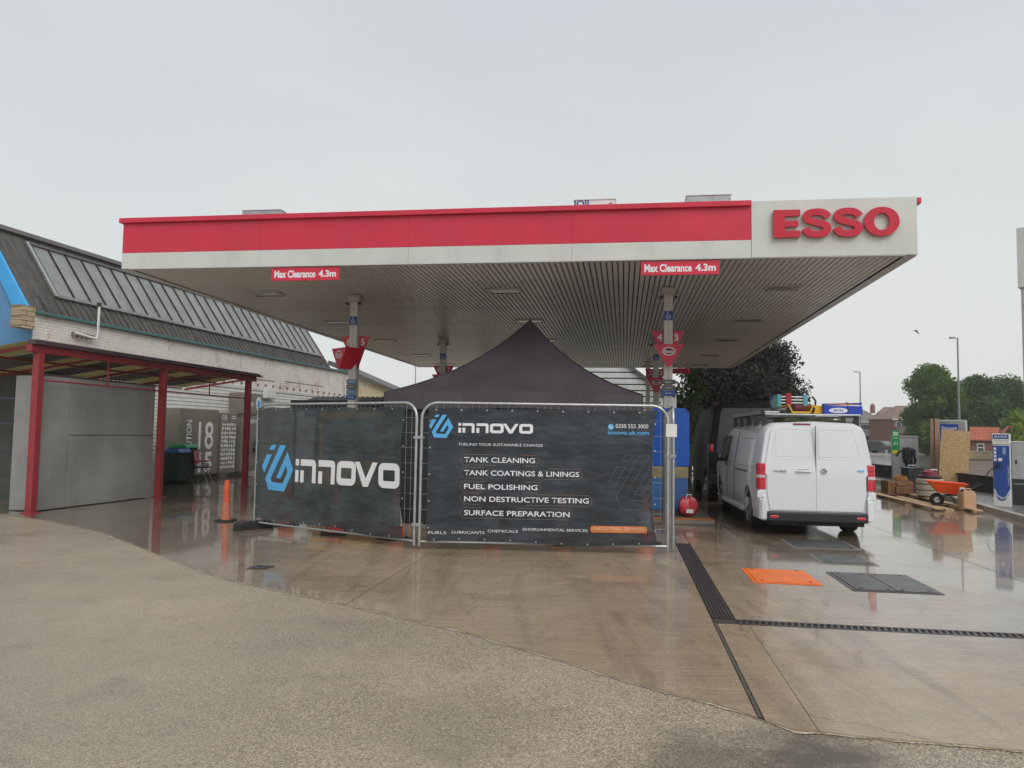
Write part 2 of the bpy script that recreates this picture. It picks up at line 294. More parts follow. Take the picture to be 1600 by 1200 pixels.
# ------------------------------------------------------------------ builders
class MB:
    def __init__(s, T=None): s.v = []; s.f = []; s.T = T
    def add(s, vs, fs):
        k = len(s.v)
        if s.T is not None: vs = [tuple(s.T @ Vector(p)) for p in vs]
        s.v += [tuple(p) for p in vs]; s.f += [tuple(i+k for i in f) for f in fs]; return s
    def box(s, x0, x1, y0, y1, z0, z1, M=None):
        vs = [Vector((x, y, z)) for x in (x0, x1) for y in (y0, y1) for z in (z0, z1)]
        if M is not None: vs = [M @ p for p in vs]
        return s.add(vs, [(0, 1, 3, 2), (4, 6, 7, 5), (0, 4, 5, 1), (2, 3, 7, 6), (0, 2, 6, 4), (1, 5, 7, 3)])
    def poly(s, pts): return s.add(pts, [tuple(range(len(pts)))])
    def prism(s, pts, a, b, ax='y'):
        """2-D outline extruded between a and b along an axis"""
        def P(p, t): return {'y': (p[0], t, p[1]), 'x': (t, p[0], p[1]), 'z': (p[0], p[1], t)}[ax]
        n = len(pts); vs = [P(p, a) for p in pts]+[P(p, b) for p in pts]
        return s.add(vs, [tuple(range(n)), tuple(range(2*n-1, n-1, -1))]+[(i, i+n, (i+1) % n+n, (i+1) % n) for i in range(n)])
    def ring(s, outer, inner, a, b, ax='y'):
        def P(p, t): return {'y': (p[0], t, p[1]), 'x': (t, p[0], p[1]), 'z': (p[0], p[1], t)}[ax]
        n = len(outer); vs = [P(p, a) for p in outer]+[P(p, a) for p in inner]+[P(p, b) for p in outer]+[P(p, b) for p in inner]; fs = []
        for i in range(n):
            j = (i+1) % n; fs += [(i, j, n+j, n+i), (2*n+i, 3*n+i, 3*n+j, 2*n+j), (i, 2*n+i, 2*n+j, j), (n+i, n+j, 3*n+j, 3*n+i)]
        return s.add(vs, fs)
    def tube(s, pts, r, n=8, closed=False, caps=True):
        P = [Vector(p) for p in pts]; m = len(P); rs = r if isinstance(r, (list, tuple)) else [r]*m
        vs = []; fs = []; up = None
        for i, p in enumerate(P):
            if closed: d = (P[(i+1) % m]-P[i-1])
            else: d = P[min(i+1, m-1)]-P[max(i-1, 0)]
            d.normalize()
            if up is None:
                up = Vector((0, 0, 1)) if abs(d.z) < .9 else Vector((1, 0, 0))
            a = d.cross(up); 
            if a.length < 1e-4: a = d.orthogonal()
            a.normalize(); b = a.cross(d).normalized(); up = b
            for k in range(n):
                t = 2*math.pi*k/n; vs.append(p+(a*math.cos(t)+b*math.sin(t))*rs[i])
        for i in range(m if closed else m-1):
            j = (i+1) % m
            for k in range(n): l = (k+1) % n; fs.append((i*n+k, i*n+l, j*n+l, j*n+k))
        if caps and not closed: fs += [tuple(range(n-1, -1, -1)), tuple((m-1)*n+k for k in range(n))]
        return s.add(vs, fs)
    def cyl(s, p0, p1, r0, r1=None, n=20): return s.tube([p0, p1], [r0, r0 if r1 is None else r1], n)
    def lathe(s, prof, n=24, c=(0, 0, 0)):
        vs = []; fs = []; m = len(prof)
        for r, z in prof:
            for k in range(n): t = 2*math.pi*k/n; vs.append((c[0]+r*math.cos(t), c[1]+r*math.sin(t), c[2]+z))
        for i in range(m-1):
            for k in range(n): l = (k+1) % n; fs.append((i*n+k, i*n+l, (i+1)*n+l, (i+1)*n+k))
        fs += [tuple(range(n-1, -1, -1)), tuple((m-1)*n+k for k in range(n))]
        return s.add(vs, fs)
    def grid(s, f, nu, nv):
        vs = [f(i/nu, j/nv) for j in range(nv+1) for i in range(nu+1)]
        return s.add(vs, [(j*(nu+1)+i, j*(nu+1)+i+1, (j+1)*(nu+1)+i+1, (j+1)*(nu+1)+i) for j in range(nv) for i in range(nu)])
    def slab(s, f, nu, nv, off):
        o = Vector(off); k = nu+1
        A = [Vector(f(i/nu, j/nv)) for j in range(nv+1) for i in range(nu+1)]; N = len(A)
        fs = [(j*k+i, j*k+i+1, (j+1)*k+i+1, (j+1)*k+i) for j in range(nv) for i in range(nu)]
        fs += [tuple(N+q for q in reversed(F)) for F in fs[:]]
        rim = [i for i in range(k)]+[j*k+nu for j in range(1, nv+1)]+[nv*k+i for i in range(nu-1, -1, -1)]+[j*k for j in range(nv-1, 0, -1)]
        for a, b in zip(rim, rim[1:]+rim[:1]): fs.append((a, a+N, b+N, b))
        return s.add([p+o for p in A]+A, fs)
    def mesh(s, name):
        me = bpy.data.meshes.new(name); me.from_pydata(s.v, [], s.f); me.validate()
        bm = bmesh.new(); bm.from_mesh(me); bmesh.ops.recalc_face_normals(bm, faces=bm.faces); bm.to_mesh(me); bm.free(); return me
    def build(s, name, m, parent=None, smooth=False, bevel=0, recalc=True):
        me = s.mesh(name); me.materials.append(m); return link(name, me, parent, smooth, bevel)
def link(name, me, parent=None, smooth=False, bevel=0):
    o = bpy.data.objects.new(name, me); COL.objects.link(o)
    if parent: o.parent = parent
    if smooth:
        me.polygons.foreach_set('use_smooth', [True]*len(me.polygons)); me.set_sharp_from_angle(angle=R(40))
    if bevel:
        b = o.modifiers.new('bevel', 'BEVEL'); b.width = bevel; b.segments = 2; b.limit_method = 'ANGLE'; b.angle_limit = R(35)
    return o
def tag(o, label=None, cat=None, group=None, kind=None):
    if label: o['label'] = label
    if cat: o['category'] = cat
    if group: o['group'] = group
    if kind: o['kind'] = kind
    return o
def thing(name, label, cat, loc=(0, 0, 0), rz=0, group=None):
    o = bpy.data.objects.new(name, None); COL.objects.link(o); o.location = loc; o.rotation_euler = (0, 0, rz); return tag(o, label, cat, group)
def structure(o): o['kind'] = 'structure'; return o
def box(name, m, parent, x0, x1, y0, y1, z0, z1, bevel=0): return MB().box(x0, x1, y0, y1, z0, z1).build(name, m, parent, bevel=bevel)
def text(name, s, m, parent, c, w=None, h=None, ext=.001, bold=0, rot=None, disp=None, spacing=1, sub=0):
    """flat raised lettering in the local XZ plane facing -Y, fitted to width w / height h about centre c"""
    cu = bpy.data.curves.new(name, 'FONT'); cu.body = s; cu.size = 1; cu.offset = bold; cu.align_x = 'CENTER'; cu.space_character = spacing; cu.resolution_u = 4
    to = bpy.data.objects.new(name, cu); me = bpy.data.meshes.new_from_object(to); bpy.data.objects.remove(to)
    n = len(me.vertices); co = np.zeros(n*3); me.vertices.foreach_get('co', co); co = co.reshape(-1, 3)
    lo, hi = co.min(0), co.max(0); cx, cy = (lo[0]+hi[0])/2, (lo[1]+hi[1])/2
    sx = w/(hi[0]-lo[0]) if w else None; sy = h/(hi[1]-lo[1]) if h else sx; sx = sx or sy
    q = np.stack([(co[:, 0]-cx)*sx, np.zeros(n), (co[:, 1]-cy)*sy], 1)
    if rot is not None: q = q @ np.array(rot.to_3x3()).T
    q += np.array(c)
    if disp: q = np.array([disp(*p) for p in q])
    me.vertices.foreach_set('co', q.ravel()); me.update()
    bm = bmesh.new(); bm.from_mesh(me)
    if ext > .0011:
        d = Vector((0, -ext, 0)); d = (rot.to_3x3() @ d) if rot is not None else d
        r = bmesh.ops.extrude_face_region(bm, geom=bm.faces[:]); bmesh.ops.translate(bm, vec=d, verts=[v for v in r['geom'] if isinstance(v, bmesh.types.BMVert)])
        bmesh.ops.recalc_face_normals(bm, faces=bm.faces)
    bm.to_mesh(me); bm.free(); me.materials.clear(); me.materials.append(m); return link(name, me, parent)
def copy_tree(o, parent=None):
    kids = list(o.children); c = o.copy(); COL.objects.link(c); c.parent = parent
    for ch in kids: copy_tree(ch, c)
    return c
def arc(cx, cz, r, a0, a1, n=8, ry=None):
    ry = ry or r; return [(cx+r*math.cos(R(a0+(a1-a0)*i/n)), cz+ry*math.sin(R(a0+(a1-a0)*i/n))) for i in range(n+1)]
def rrect(x0, x1, z0, z1, r, n=4):
    return arc(x1-r, z1-r, r, 0, 90, n)+arc(x0+r, z1-r, r, 90, 180, n)+arc(x0+r, z0+r, r, 180, 270, n)+arc(x1-r, z0+r, r, 270, 360, n)
def clip(poly, a, b):
    """keep the part of a 2-D polygon left of the line a -> b"""
    def sd(p): return (b[0]-a[0])*(p[1]-a[1])-(b[1]-a[1])*(p[0]-a[0])
    out = []
    for i, p in enumerate(poly):
        q = poly[(i+1) % len(poly)]; sp, sq = sd(p), sd(q)
        if sp >= 0: out.append(p)
        if sp*sq < 0: t = sp/(sp-sq); out.append((p[0]+(q[0]-p[0])*t, p[1]+(q[1]-p[1])*t))
    return out

# ================================================================== GROUND
structure(MB().poly([(-700, -40, 0), (700, -40, 0), (700, 1500, 0), (-700, 1500, 0)]).build('ground', m_tarmac))
CO = Vector((-7.334, 13.998, 0)); CA = -.1474
CU = Vector((math.cos(CA), math.sin(CA), 0)); CV = Vector((-math.sin(CA), math.cos(CA), 0))
def uv(u, v, z=0): return CO+CU*u+CV*v+Vector((0, 0, z))
def touv(x, y): d = Vector((x, y, 0))-CO; return d.dot(CU), d.dot(CV)
bl = [touv(*p) for p in [(-9.49, 14.24), (-7.93, 13.23), (-6.33, 11.91), (-4.66, 10.06), (-3.13, 8.44), (-1.54, 7.28), (-.51, 6.5), (.27, 5.75), (.87, 5.11), (1.35, 4.71), (1.62, 4.39), (2.13, 4.26), (2.75, 4.14), (8, 3.0), (14, 2.5), (30, 1)]]
bl = [(-25, bl[0][1]+.3)]+bl
def vb(u):
    for (a, c), (b, d) in zip(bl, bl[1:]):
        if a <= u <= b: t = (u-a)/(b-a); return c+(d-c)*t+.016*noise.noise((u*9, 0, 0))+.04*noise.noise((u*2.3, 4, 0))+.012*noise.noise((u*31, 2, 0))
    return bl[-1][1]
WA, WB = (12.4, 8.0), (15.55, 35.0)            # line of the low road-side wall
def slabpoly(u0, u1, v0, v1):
    n = max(2, int((u1-u0)/.03)) if v0 is None else 1
    bot = [(u0+(u1-u0)*i/n, vb(u0+(u1-u0)*i/n) if v0 is None else v0) for i in range(n+1)]
    if v0 is None and min(p[1] for p in bot) > v1: return []
    pts = [(p.x, p.y) for p in (uv(u, min(v, v1)) for u, v in bot)]+[(p.x, p.y) for p in (uv(u1, v1), uv(u0, v1))]
    return clip(pts, WA, WB)
sl = MB(); allp = []
rows = [None, .75, 5.9, 11.0, 16.1, 21.2, 27, 33]
cols = [-13.6, -10.2, -6.8, -3.4, 0, 3.35, 6.72]
G = .006
def slab(u0, u1, v0, v1):
    p = slabpoly(u0+G, u1-G, v0 if v0 is None else v0+G, v1-G)
    if len(p) > 2:
        o = MB().prism(p, .004, .012, 'z').build('concrete_slab', m_conc); structure(o)
for i in range(len(cols)):
    u0 = cols[i]; u1 = cols[i+1] if i+1 < len(cols) else 10.10
    for v0, v1 in zip(rows, rows[1:]): slab(u0, u1, v0, v1)
for v0, v1 in zip(rows[1:], rows[2:]): slab(10.10, 13.92, v0, v1)
slab(10.31, 13.92, -5.62, .75); slab(10.10, 10.31, -.80, .75)
slab(10.125, 10.4035, None, -5.80); slab(10.3965, 13.92, None, -5.80)
for u0, u1 in ((13.92, 17.4), (17.4, 20.9)):
    slab(u0, u1, None, -5.80); slab(u0, u1, -5.62, .75)
    for v0, v1 in zip(rows[1:], rows[2:]): slab(u0, u1, v0, v1)
# the dark bed seen in the joints
ns = 700; pts = [(-13.6+34.5*i/ns) for i in range(ns+1)]
P2 = [(p.x, p.y) for p in (uv(u, vb(u)+.004) for u in pts)]+[(p.x, p.y) for p in (uv(20.9, 33), uv(-13.6, 33))]
P2 = clip(P2, WA, WB)
m_joint = mat('joint_sealant', (.035, .03, .025), .6, var=.3, scale=8)
structure(MB().poly([(x, y, .0035) for x, y in P2]).build('joint_bed', m_joint))
# crumbling pale lip where the tarmac meets the concrete, and loose grit along it
lipa, lipb = [], []
for i in range(1601):
    u = -6+24*i/1600; v = vb(u); lipa.append(uv(u, v+.004, .0045)); lipb.append(uv(u, v-.006-.034*max(0, noise.noise((u*5, 7, 0))+.25)-.012*abs(noise.noise((u*27, 3, 0))), .0045))
structure(MB().add(lipa+lipb, [(k, k+1, 1602+k, 1601+k) for k in range(1600)]).build('crumbled_edge', mat('pale_crumble', (.42, .37, .29), .7, var=.45, scale=50, bump=.004, bscale=90)))
gb = MB(); rg = random.Random(9)
for i in range(1500):
    u = rg.uniform(3, 14); v = vb(u)-abs(rg.gauss(0, .22))-.01; q = uv(u, v, .004); z_ = rg.uniform(.002, .006); a_ = rg.random()*3
    c_, s_ = math.cos(a_)*z_, math.sin(a_)*z_; gb.add([q+Vector((c_, s_, 0)), q+Vector((-s_, c_*.7, 0)), q+Vector((-c_, -s_, 0)), q+Vector((s_, -c_*.8, 0)), q+Vector((0, 0, z_*.8))], [(0, 1, 4), (1, 2, 4), (2, 3, 4), (3, 0, 4)])
tag(gb.build('loose_grit', mat('grit', (.34, .29, .22), .7, var=.6, scale=40)), 'loose pale grit scattered along the edge of the tarmac', 'grit', kind='stuff')
# road, verge and far pavement
rp = [(WA[0]-1.0, WA[1]-8), (WA[0]+.4, WA[1]), (WB[0]+.4, WB[1]), (24, 78), (120, 62), (200, 20), (60, -30)]
structure(MB().poly([(x, y, .004) for x, y in rp]).build('road', m_road))
m_pave = mat('pavement_slab', (.27, .26, .245), .45, var=.2, scale=2, bump=.004)
structure(MB().prism([(20, 79), (120, 64.5), (122, 69), (21, 84)], .002, .13, 'z').build('far_pavement', m_pave))
structure(MB().prism([(20, 78.6), (120, 64.1), (120, 64.49), (20, 78.99)], .002, .14, 'z').build('far_kerb', mat('kerb_stone', (.36, .35, .32), .5)))
structure(MB().poly([(x, y, .12) for x, y in [(21, 84.01), (122, 69.01), (400, 400), (-100, 400), (-50, 110)]]).build('verge_ground', mat('far_grass', (.05, .085, .03), .8, var=.4, scale=.4)))
# raised island with kerb on the right
KB = [(9.3, 10.9), (10.75, 16.1), (11.75, 19.6), (12.75, 23.2), (13.6, 27), (14.5, 32)]
isl = KB+[(15.2, 32), (12.45+.0, 9.0), (9.0, 9.4)]
isl = [p for p in KB]+[(15.1, 31.8), (13.15, 14.9), (12.75, 10.9)]
structure(MB().prism(isl, .0, .115, 'z').build('island_paving', mat('island_concrete', (.17, .165, .15), .3, var=.25, scale=1.5, bump=.004)))
m_kerb = mat('kerb_concrete', (.40, .38, .33), .35, var=.15, scale=3, dirt=.15)
kid = thing('kerb_line', 'pale concrete kerb edging the island with the air and vacuum machines', 'kerb', (0, 0, 0))
for (a, b) in zip(KB, KB[1:]):
    A, B = Vector((*a, 0)), Vector((*b, 0)); L = (B-A).length; d = (B-A)/L; nrm = Vector((-d.y, d.x, 0)); n = max(1, round(L/.92))
    for k in range(n):
        p = A+d*(L*k/n+.006); q = A+d*(L*(k+1)/n-.006)
        MB().prism([(p+nrm*t).xy[:] for t in (.14, -.005)]+[(q+nrm*t).xy[:] for t in (-.005, .14)], .0, .128, 'z').build('kerb_stone', m_kerb, kid, bevel=.012)
# low black road-side wall
lw = thing('low_wall', 'low black wall separating the forecourt from the road', 'low wall', (WA[0], WA[1], 0), math.atan2(WB[1]-WA[1], WB[0]-WA[0]))
LW = math.dist(WA, WB)
m_lw = mat('black_wall', (.016, .016, .016), .55, var=.4, dirt=.2)
for k in range(12):
    box('wall_section', m_lw, lw, k*LW/12+.006, (k+1)*LW/12-.006, -.09, .09, 0, .56, .01)
    box('coping', m_lw, lw, k*LW/12+.004, (k+1)*LW/12-.004, -.12, .12, .562, .61, .01)
# ---- drains
def uthing(name, label, cat, u, v, z=0, rz=0, group=None): return thing(name, label, cat, uv(u, v, z), CA+rz, group)
dr = uthing('channel_drain', 'wide dark channel drain with long parallel ribs running away from the kerb of the forecourt', 'drain', 10.11, -5.6)
box('drain_trough', m_dark, dr, 0, .20, 0, 4.8, .004, .0055)
m_iron = mat('drain_iron', (.055, .045, .042), .35, var=.3, scale=10)
for k in range(6): box('drain_bar', m_iron, dr, .004+.0325*k, .004+.0325*k+.021, .01, 4.78, .0056, .0135)
for k in range(9): box('cross_piece', m_iron, dr, .004, .195, .3+k*.52, .33+k*.52, .0057, .0128)
dr = uthing('slot_drain', 'narrow slotted drain grate crossing the slabs towards the right edge', 'drain', 10.33, -5.79)
box('drain_trough', m_dark, dr, -.02, 10.5, .0, .165, .004, .0055)
box('drain_rail', m_iron, dr, -.02, 10.5, .0, .02, .0056, .0135); box('drain_rail', m_iron, dr, -.02, 10.5, .145, .165, .0056, .0135)
b = MB()
for k in range(190):
    x = -.01+k*.055; b.add([(x, .021, .0056), (x+.02, .021, .0056), (x+.045, .144, .0056), (x+.025, .144, .0056), (x, .021, .0132), (x+.02, .021, .0132), (x+.045, .144, .0132), (x+.025, .144, .0132)], [(0, 3, 2, 1), (4, 5, 6, 7), (0, 1, 5, 4), (1, 2, 6, 5), (2, 3, 7, 6), (3, 0, 4, 7)])
tag(b.build('grate_bars', m_iron, dr), kind='stuff')
# rough broken joint filler
b = MB(); n = 170; v0_ = vb(10.12)+.02; L1, R1 = [], []
for k in range(n+1):
    v = v0_+(-5.8-v0_)*k/n; wob = .006*noise.noise((v*3, 1, 0))
    L1.append(uv(10.112+wob-.009-.014*abs(noise.noise((v*14, 2, 0))), v, .0125)); R1.append(uv(10.112+wob+.009+.016*abs(noise.noise((v*17, 9, 0))), v, .0125))
b.add(L1+R1, [(k, k+1, n+2+k, n+1+k) for k in range(n)])
structure(b.build('crumbled_joint', mat('crumbled_filler', (.075, .062, .048), .8, var=.6, scale=60, bump=.004, bscale=120)))
# ---- manhole covers
def cover(label, pts, m, rim, n=1, group=None):
    P = [Vector((*p, 0)) for p in pts]; c = sum(P, Vector())/4
    w = ((P[1]-P[0]).length+(P[2]-P[3]).length)/2; h = ((P[3]-P[0]).length+(P[2]-P[1]).length)/2
    t = thing('manhole_cover', label, 'manhole cover', (c.x, c.y, .012), CA, group)
    box('frame', rim, t, -w/2-.04, w/2+.04, -h/2-.04, h/2+.04, .0004, .006, .002)
    for k in range(n):
        x0 = -w/2+w*k/n+.005; x1 = -w/2+w*(k+1)/n-.005
        box('lid', m, t, x0, x1, -h/2+.005, h/2-.005, .0062, .014, .004)
        for q in (x0+.07, x1-.07):
            for s in (-1, 1): MB().cyl((q, s*(h/2-.07), .0141), (q, s*(h/2-.07), .0165), .02, n=10).build('key_hole', m_dark, t)
    return t
m_rim = mat('cover_frame', (.20, .19, .17), .4, var=.2)
cover('orange manhole cover set in the wet concrete', [(2.93, 9.5), (3.60, 9.45), (3.45, 8.6), (2.78, 8.66)], m_orangecover, m_orangecover)
cover('large dark tread-plate manhole cover nearest the right of the forecourt', [(3.93, 9.34), (4.76, 9.24), (4.57, 8.22), (3.72, 8.28)], m_tread, m_iron, 2)
cover('smaller black manhole cover with pale frame between the van and the large cover', [(4.25, 10.72), (4.86, 10.66), (4.74, 9.99), (4.12, 10.0)], m_tread, m_rim)
cover('wide black manhole cover directly behind the white van in its shadow', [(4.43, 12.3), (5.3, 12.14), (5.09, 11.25), (4.24, 11.48)], m_tread, m_rim)
t = cover('tiny square inspection cover in the wet concrete left of the fence', [(-3.03, 9.2), (-2.86, 9.2), (-2.86, 9.03), (-3.03, 9.03)], m_tread, m_iron)

# ================================================================== CANOPY
cn = thing('station_canopy', 'large flat filling station canopy with red and white fascia and big red raised letters', 'canopy', CO[:2]+(0,), CA)
CWd, CD, Z0, Z1 = 13.94, 20.78, 4.60, 5.46
seams = [0, 2.75, 5.53, 8.41, 11.37]
for a, c in zip(seams, seams[1:]):
    box('white_panel', m_white, cn, a+.0012, c-.0012, 0, .045, Z0, 4.895, .003)
    box('red_panel', m_red, cn, a+.0012, c-.0012, 0, .045, 4.897, Z1-.005, .003)
    box('cap_trim', m_red, cn, a-(.05 if a == 0 else 0)+.001, c-.001, -.07, .05, Z1-.004, Z1+.085, .006)
box('sign_panel', m_white, cn, 11.374, CWd, -.006, .045, Z0, Z1+.085, .004)
for x0, x1, sgn in ((0, .045, 0), (CWd-.045, CWd, 1)):
    for k in range(7):
        a = .047+k*(CD-.09)/7; c = a+(CD-.09)/7-.006
        box('side_panel', m_white, cn, x0, x1, a, c, Z0, 4.895); box('side_panel', m_red if 1 else m_white, cn, x0, x1, a, c, 4.897, Z1-.005)
        box('cap_trim', m_red, cn, x0-(.0 if sgn else .05), x1+(.09 if sgn else 0), a+.004, c, Z1-.004, Z1+.085)
box('rear_panel', m_white, cn, .0, CWd, CD-.043, CD, Z0, Z1+.08)
box('roof_deck', mat('canopy_roof', (.3, .3, .3), .6), cn, .047, CWd-.047, .047, CD-.047, Z1-.12, Z1-.05)
box('soffit_void', m_void, cn, .05, CWd-.05, .05, CD-.05, Z0+.085, Z0+.12)
m_edge = mat('soffit_edge', (.60, .60, .60), .35)
box('edge_trim', m_edge, cn, .002, .15, .05, CD-.05, Z0-.012, Z0-.001); box('edge_trim', m_edge, cn, CWd-.17, CWd-.002, .05, CD-.05, Z0-.012, Z0-.001)
box('edge_trim', m_edge, cn, .16, CWd-.18, .0, .10, Z0-.010, Z0-.001); box('edge_trim', m_soffit, cn, .16, CWd-.18, CD-.12, CD, Z0-.010, Z0-.001)
ns = 137; u0 = .17; pitch = (CWd-.36)/ns
sm = MB(); 
L = CD-.24
prof = [(0.006, .030), (.012, .004), (.016, 0), (pitch-.022, 0), (pitch-.018, .004), (pitch-.012, .030)]
sm.prism([(p[0], p[1]) for p in prof], 0, L, 'y'); slat_me = sm.mesh('soffit_slat'); slat_me.materials.append(m_soffit)
for k in range(ns):
    o = link('soffit_slat', slat_me, cn); o.location = (u0+k*pitch, .12, Z0+.004)
# soffit lights (flush boxes with a dark slot in front)
for i, u in enumerate((1.6, 6.85, 12.4)):
    for j, v in enumerate((2.65, 6.9, 11.0, 15.5, 19.4)):
        t = box('light_fitting', mat('light_box', (.50, .48, .43), .4), cn, u-.36, u+.36, v-.30, v+.12, Z0-.022, Z0+.002, .004)
        for k in range(6): box('vent_slot', m_dark, t, u-.33+k*.11, u-.33+k*.11+.085, v+.124, v+.15, Z0-.03, Z0-.004)
        box('lens', mat('light_lens', (.36, .34, .31), .2), t, u-.30, u+.30, v-.24, v+.06, Z0-.025, Z0-.0225)
# raised letters  E S S O
def extr(name, polys, rings, parent, m, y0, y1, c, w, h, bw, bh):
    """polys/rings in a bw x bh box, placed with lower-left c"""
    f = lambda p: (c[0]+p[0]/bw*w, c[1]+p[1]/bh*h)
    mb = MB()
    for p in polys: mb.prism([f(q) for q in p], y0, y1)
    for o, i in rings: mb.ring([f(q) for q in o], [f(q) for q in i], y0, y1)
    return mb.build(name, m, parent)
def S_poly():
    # centre-line of a heavy S, smoothed, then widened to both sides
    K = [Vector(p) for p in [(.985, .70), (.90, .70), (.82, .79), (.68, .868), (.5, .885), (.30, .868), (.165, .80), (.145, .70), (.20, .615), (.36, .555), (.62, .485), (.80, .42), (.865, .31), (.82, .195), (.68, .128), (.5, .112), (.30, .13), (.165, .21), (.09, .32), (.0, .32)]]
    K = K[1:-1]; cl = []
    for i in range(len(K)-1):
        p0, p1, p2, p3 = K[max(0, i-1)], K[i], K[i+1], K[min(len(K)-1, i+2)]
        for j in range(4): t = j/4; cl.append(.5*((2*p1)+(p2-p0)*t+(2*p0-5*p1+4*p2-p3)*t*t+(3*p1-p0-3*p2+p3)*t**3))
    cl.append(K[-1]); L, Rr = [], []
    for i, p in enumerate(cl):
        d = (cl[min(len(cl)-1, i+1)]-cl[max(0, i-1)]).normalized(); n = Vector((-d.y*.145, d.x*.112))
        if i < 3 or i > len(cl)-4: n = Vector((-math.copysign(.14, d.y if i > 3 else 1), 0)) if 0 else n
        L.append((p[0]+n.x, p[1]+n.y)); Rr.append((p[0]-n.x, p[1]-n.y))
    return L, Rr
def s_letter(c, w, h, parent, y0, y1):
    L, Rr = S_poly(); allp = L+Rr; x0 = min(p[0] for p in allp); x1 = max(p[0] for p in allp); z0 = min(p[1] for p in allp); z1 = max(p[1] for p in allp)
    f = lambda p: (c[0]+(p[0]-x0)/(x1-x0)*w, c[1]+(p[1]-z0)/(z1-z0)*h)
    mb = MB()
    L = [f(p) for p in L]; Rr = [f(p) for p in Rr]; n = len(L)
    vs = [(p[0], y0, p[1]) for p in L]+[(p[0], y0, p[1]) for p in Rr]+[(p[0], y1, p[1]) for p in L]+[(p[0], y1, p[1]) for p in Rr]; fs = []
    for i in range(n-1): fs += [(i, i+1, n+i+1, n+i), (2*n+i, 3*n+i, 3*n+i+1, 2*n+i+1), (i, 2*n+i, 2*n+i+1, i+1), (n+i, n+i+1, 3*n+i+1, 3*n+i)]
    fs += [(0, n, 3*n, 2*n), (n-1, 3*n-1, 4*n-1, 2*n-1)]
    mb.add(vs, fs); return mb.build('letter', m_letter, parent)
LZ, LH = 4.905, .455
extr('letter', [[(0, 0), (1, 0), (1, .235), (.42, .235), (.42, .385), (.93, .385), (.93, .60), (.42, .60), (.42, .77), (1, .77), (1, 1), (0, 1)]], [], cn, m_letter, -.085, -.03, (11.71, LZ), .42, LH, 1, 1)
s_letter((12.155, LZ-.010), .46, LH+.020, cn, -.085, -.03); s_letter((12.635, LZ-.010), .46, LH+.020, cn, -.085, -.03)
n = 40; o_out = [(.5+.5*math.copysign(abs(math.cos(2*math.pi*i/n))**.92, math.cos(2*math.pi*i/n)), .5+.5*math.sin(2*math.pi*i/n)) for i in range(n)]; o_in = [(.5+.225*math.cos(2*math.pi*i/n), .5+.30*math.sin(2*math.pi*i/n)) for i in range(n)]
extr('letter', [], [(o_out, o_in)], cn, m_letter, -.085, -.03, (13.115, LZ-.008), .535, LH+.016, 1, 1)
for x in (11.9, 12.38, 12.86, 13.2, 13.55): MB().cyl((x, -.006, 5.0), (x, -.03, 5.0), .012, n=8).build('standoff', m_galv, cn)
# columns
m_sock = mat('column_bracket', (.42, .40, .36), .5)
cols_uv = [(3.5, 2.95), (10.17, 2.55), (3.66, 10.45), (10.27, 10.75), (3.6, 18.2), (10.25, 18.1)]
def column(u, v, w=.165):
    b = MB()
    b.box(u-w/2, u-.003, v-.11, v+.11, .115, Z0-.012); b.box(u+.003, u+w/2, v-.11, v+.11, .115, Z0-.012); b.box(u-.004, u+.004, v-.10, v+.10, .12, Z0-.02)
    c = b.build('column', m_colwhite, cn, bevel=.004)
    box('head_bracket', m_sock, c, u-w/2-.05, u+w/2+.05, v-.16, v+.16, Z0-.16, Z0-.013, .01)
    box('wing', m_sock, c, u-w/2-.13, u+w/2+.13, v-.05, v+.05, Z0-.20, Z0-.161, .005)
    for s in (-1, 1): MB().cyl((u+s*(w/2+.06), v-.18, Z0-.21), (u+s*(w/2+.06), v-.10, Z0-.21), .025, n=10).build('camera_lens', m_dark, c)
    # blue accessibility plate
    p = box('symbol_plate', m_bluesign, c, u-w/2-.002, u+w/2+.002, v-.116, v-.111, 3.93, 4.12, .001)
    q = MB(); r_ = .038; q.tube([(u+r_*math.cos(t)-.004, v-.118, 4.015+r_*math.sin(t)) for t in [R(a) for a in range(-215, 21, 16)]], .0065, 6); q.tube([(u-.012, v-.118, 4.075), (u-.010, v-.118, 4.02), (u+.03, v-.118, 4.02), (u+.045, v-.118, 3.98)], .007, 6)
    q.cyl((u-.012, v-.1165, 4.095), (u-.012, v-.1195, 4.095), .012, n=12); q.build('wheelchair_symbol', m_white2, p)
    text('lettering', 'Assistance', m_white2, p, (u, v-.1175, 3.955), w=.11, h=.015)
    return c
for u, v in cols_uv: column(u, v)
# labelled bands on the two front columns
def bands(u, v, names, w=.20):
    z = 2.76
    for k, (s, m) in enumerate(names):
        p = box('grade_label', m, cn, u-w/2, u+w/2, v-.135, v-.112, z-.105, z-.008, .002)
        text('lettering', s, m_white2, p, (u, v-.1365, z-.056), w=.11, h=.032); z -= .112
bands(10.17, 2.55, [('Diesel', m_signgrey), ('Supreme', m_signgrey), ('Synergy', m_bluesign)], .27)
m_palesign = mat('pale_blue_sign', (.12, .20, .34), .5)
bands(3.5, 2.95, [('Diesel', m_palesign), ('Supreme', m_signgrey), ('Synergy', m_palesign), ('Unleaded', m_bluesign)], .22)
box('cabinet_head', m_whitepl, cn, 10.08, 10.33, 2.45, 2.80, 2.02, 2.40, .01)

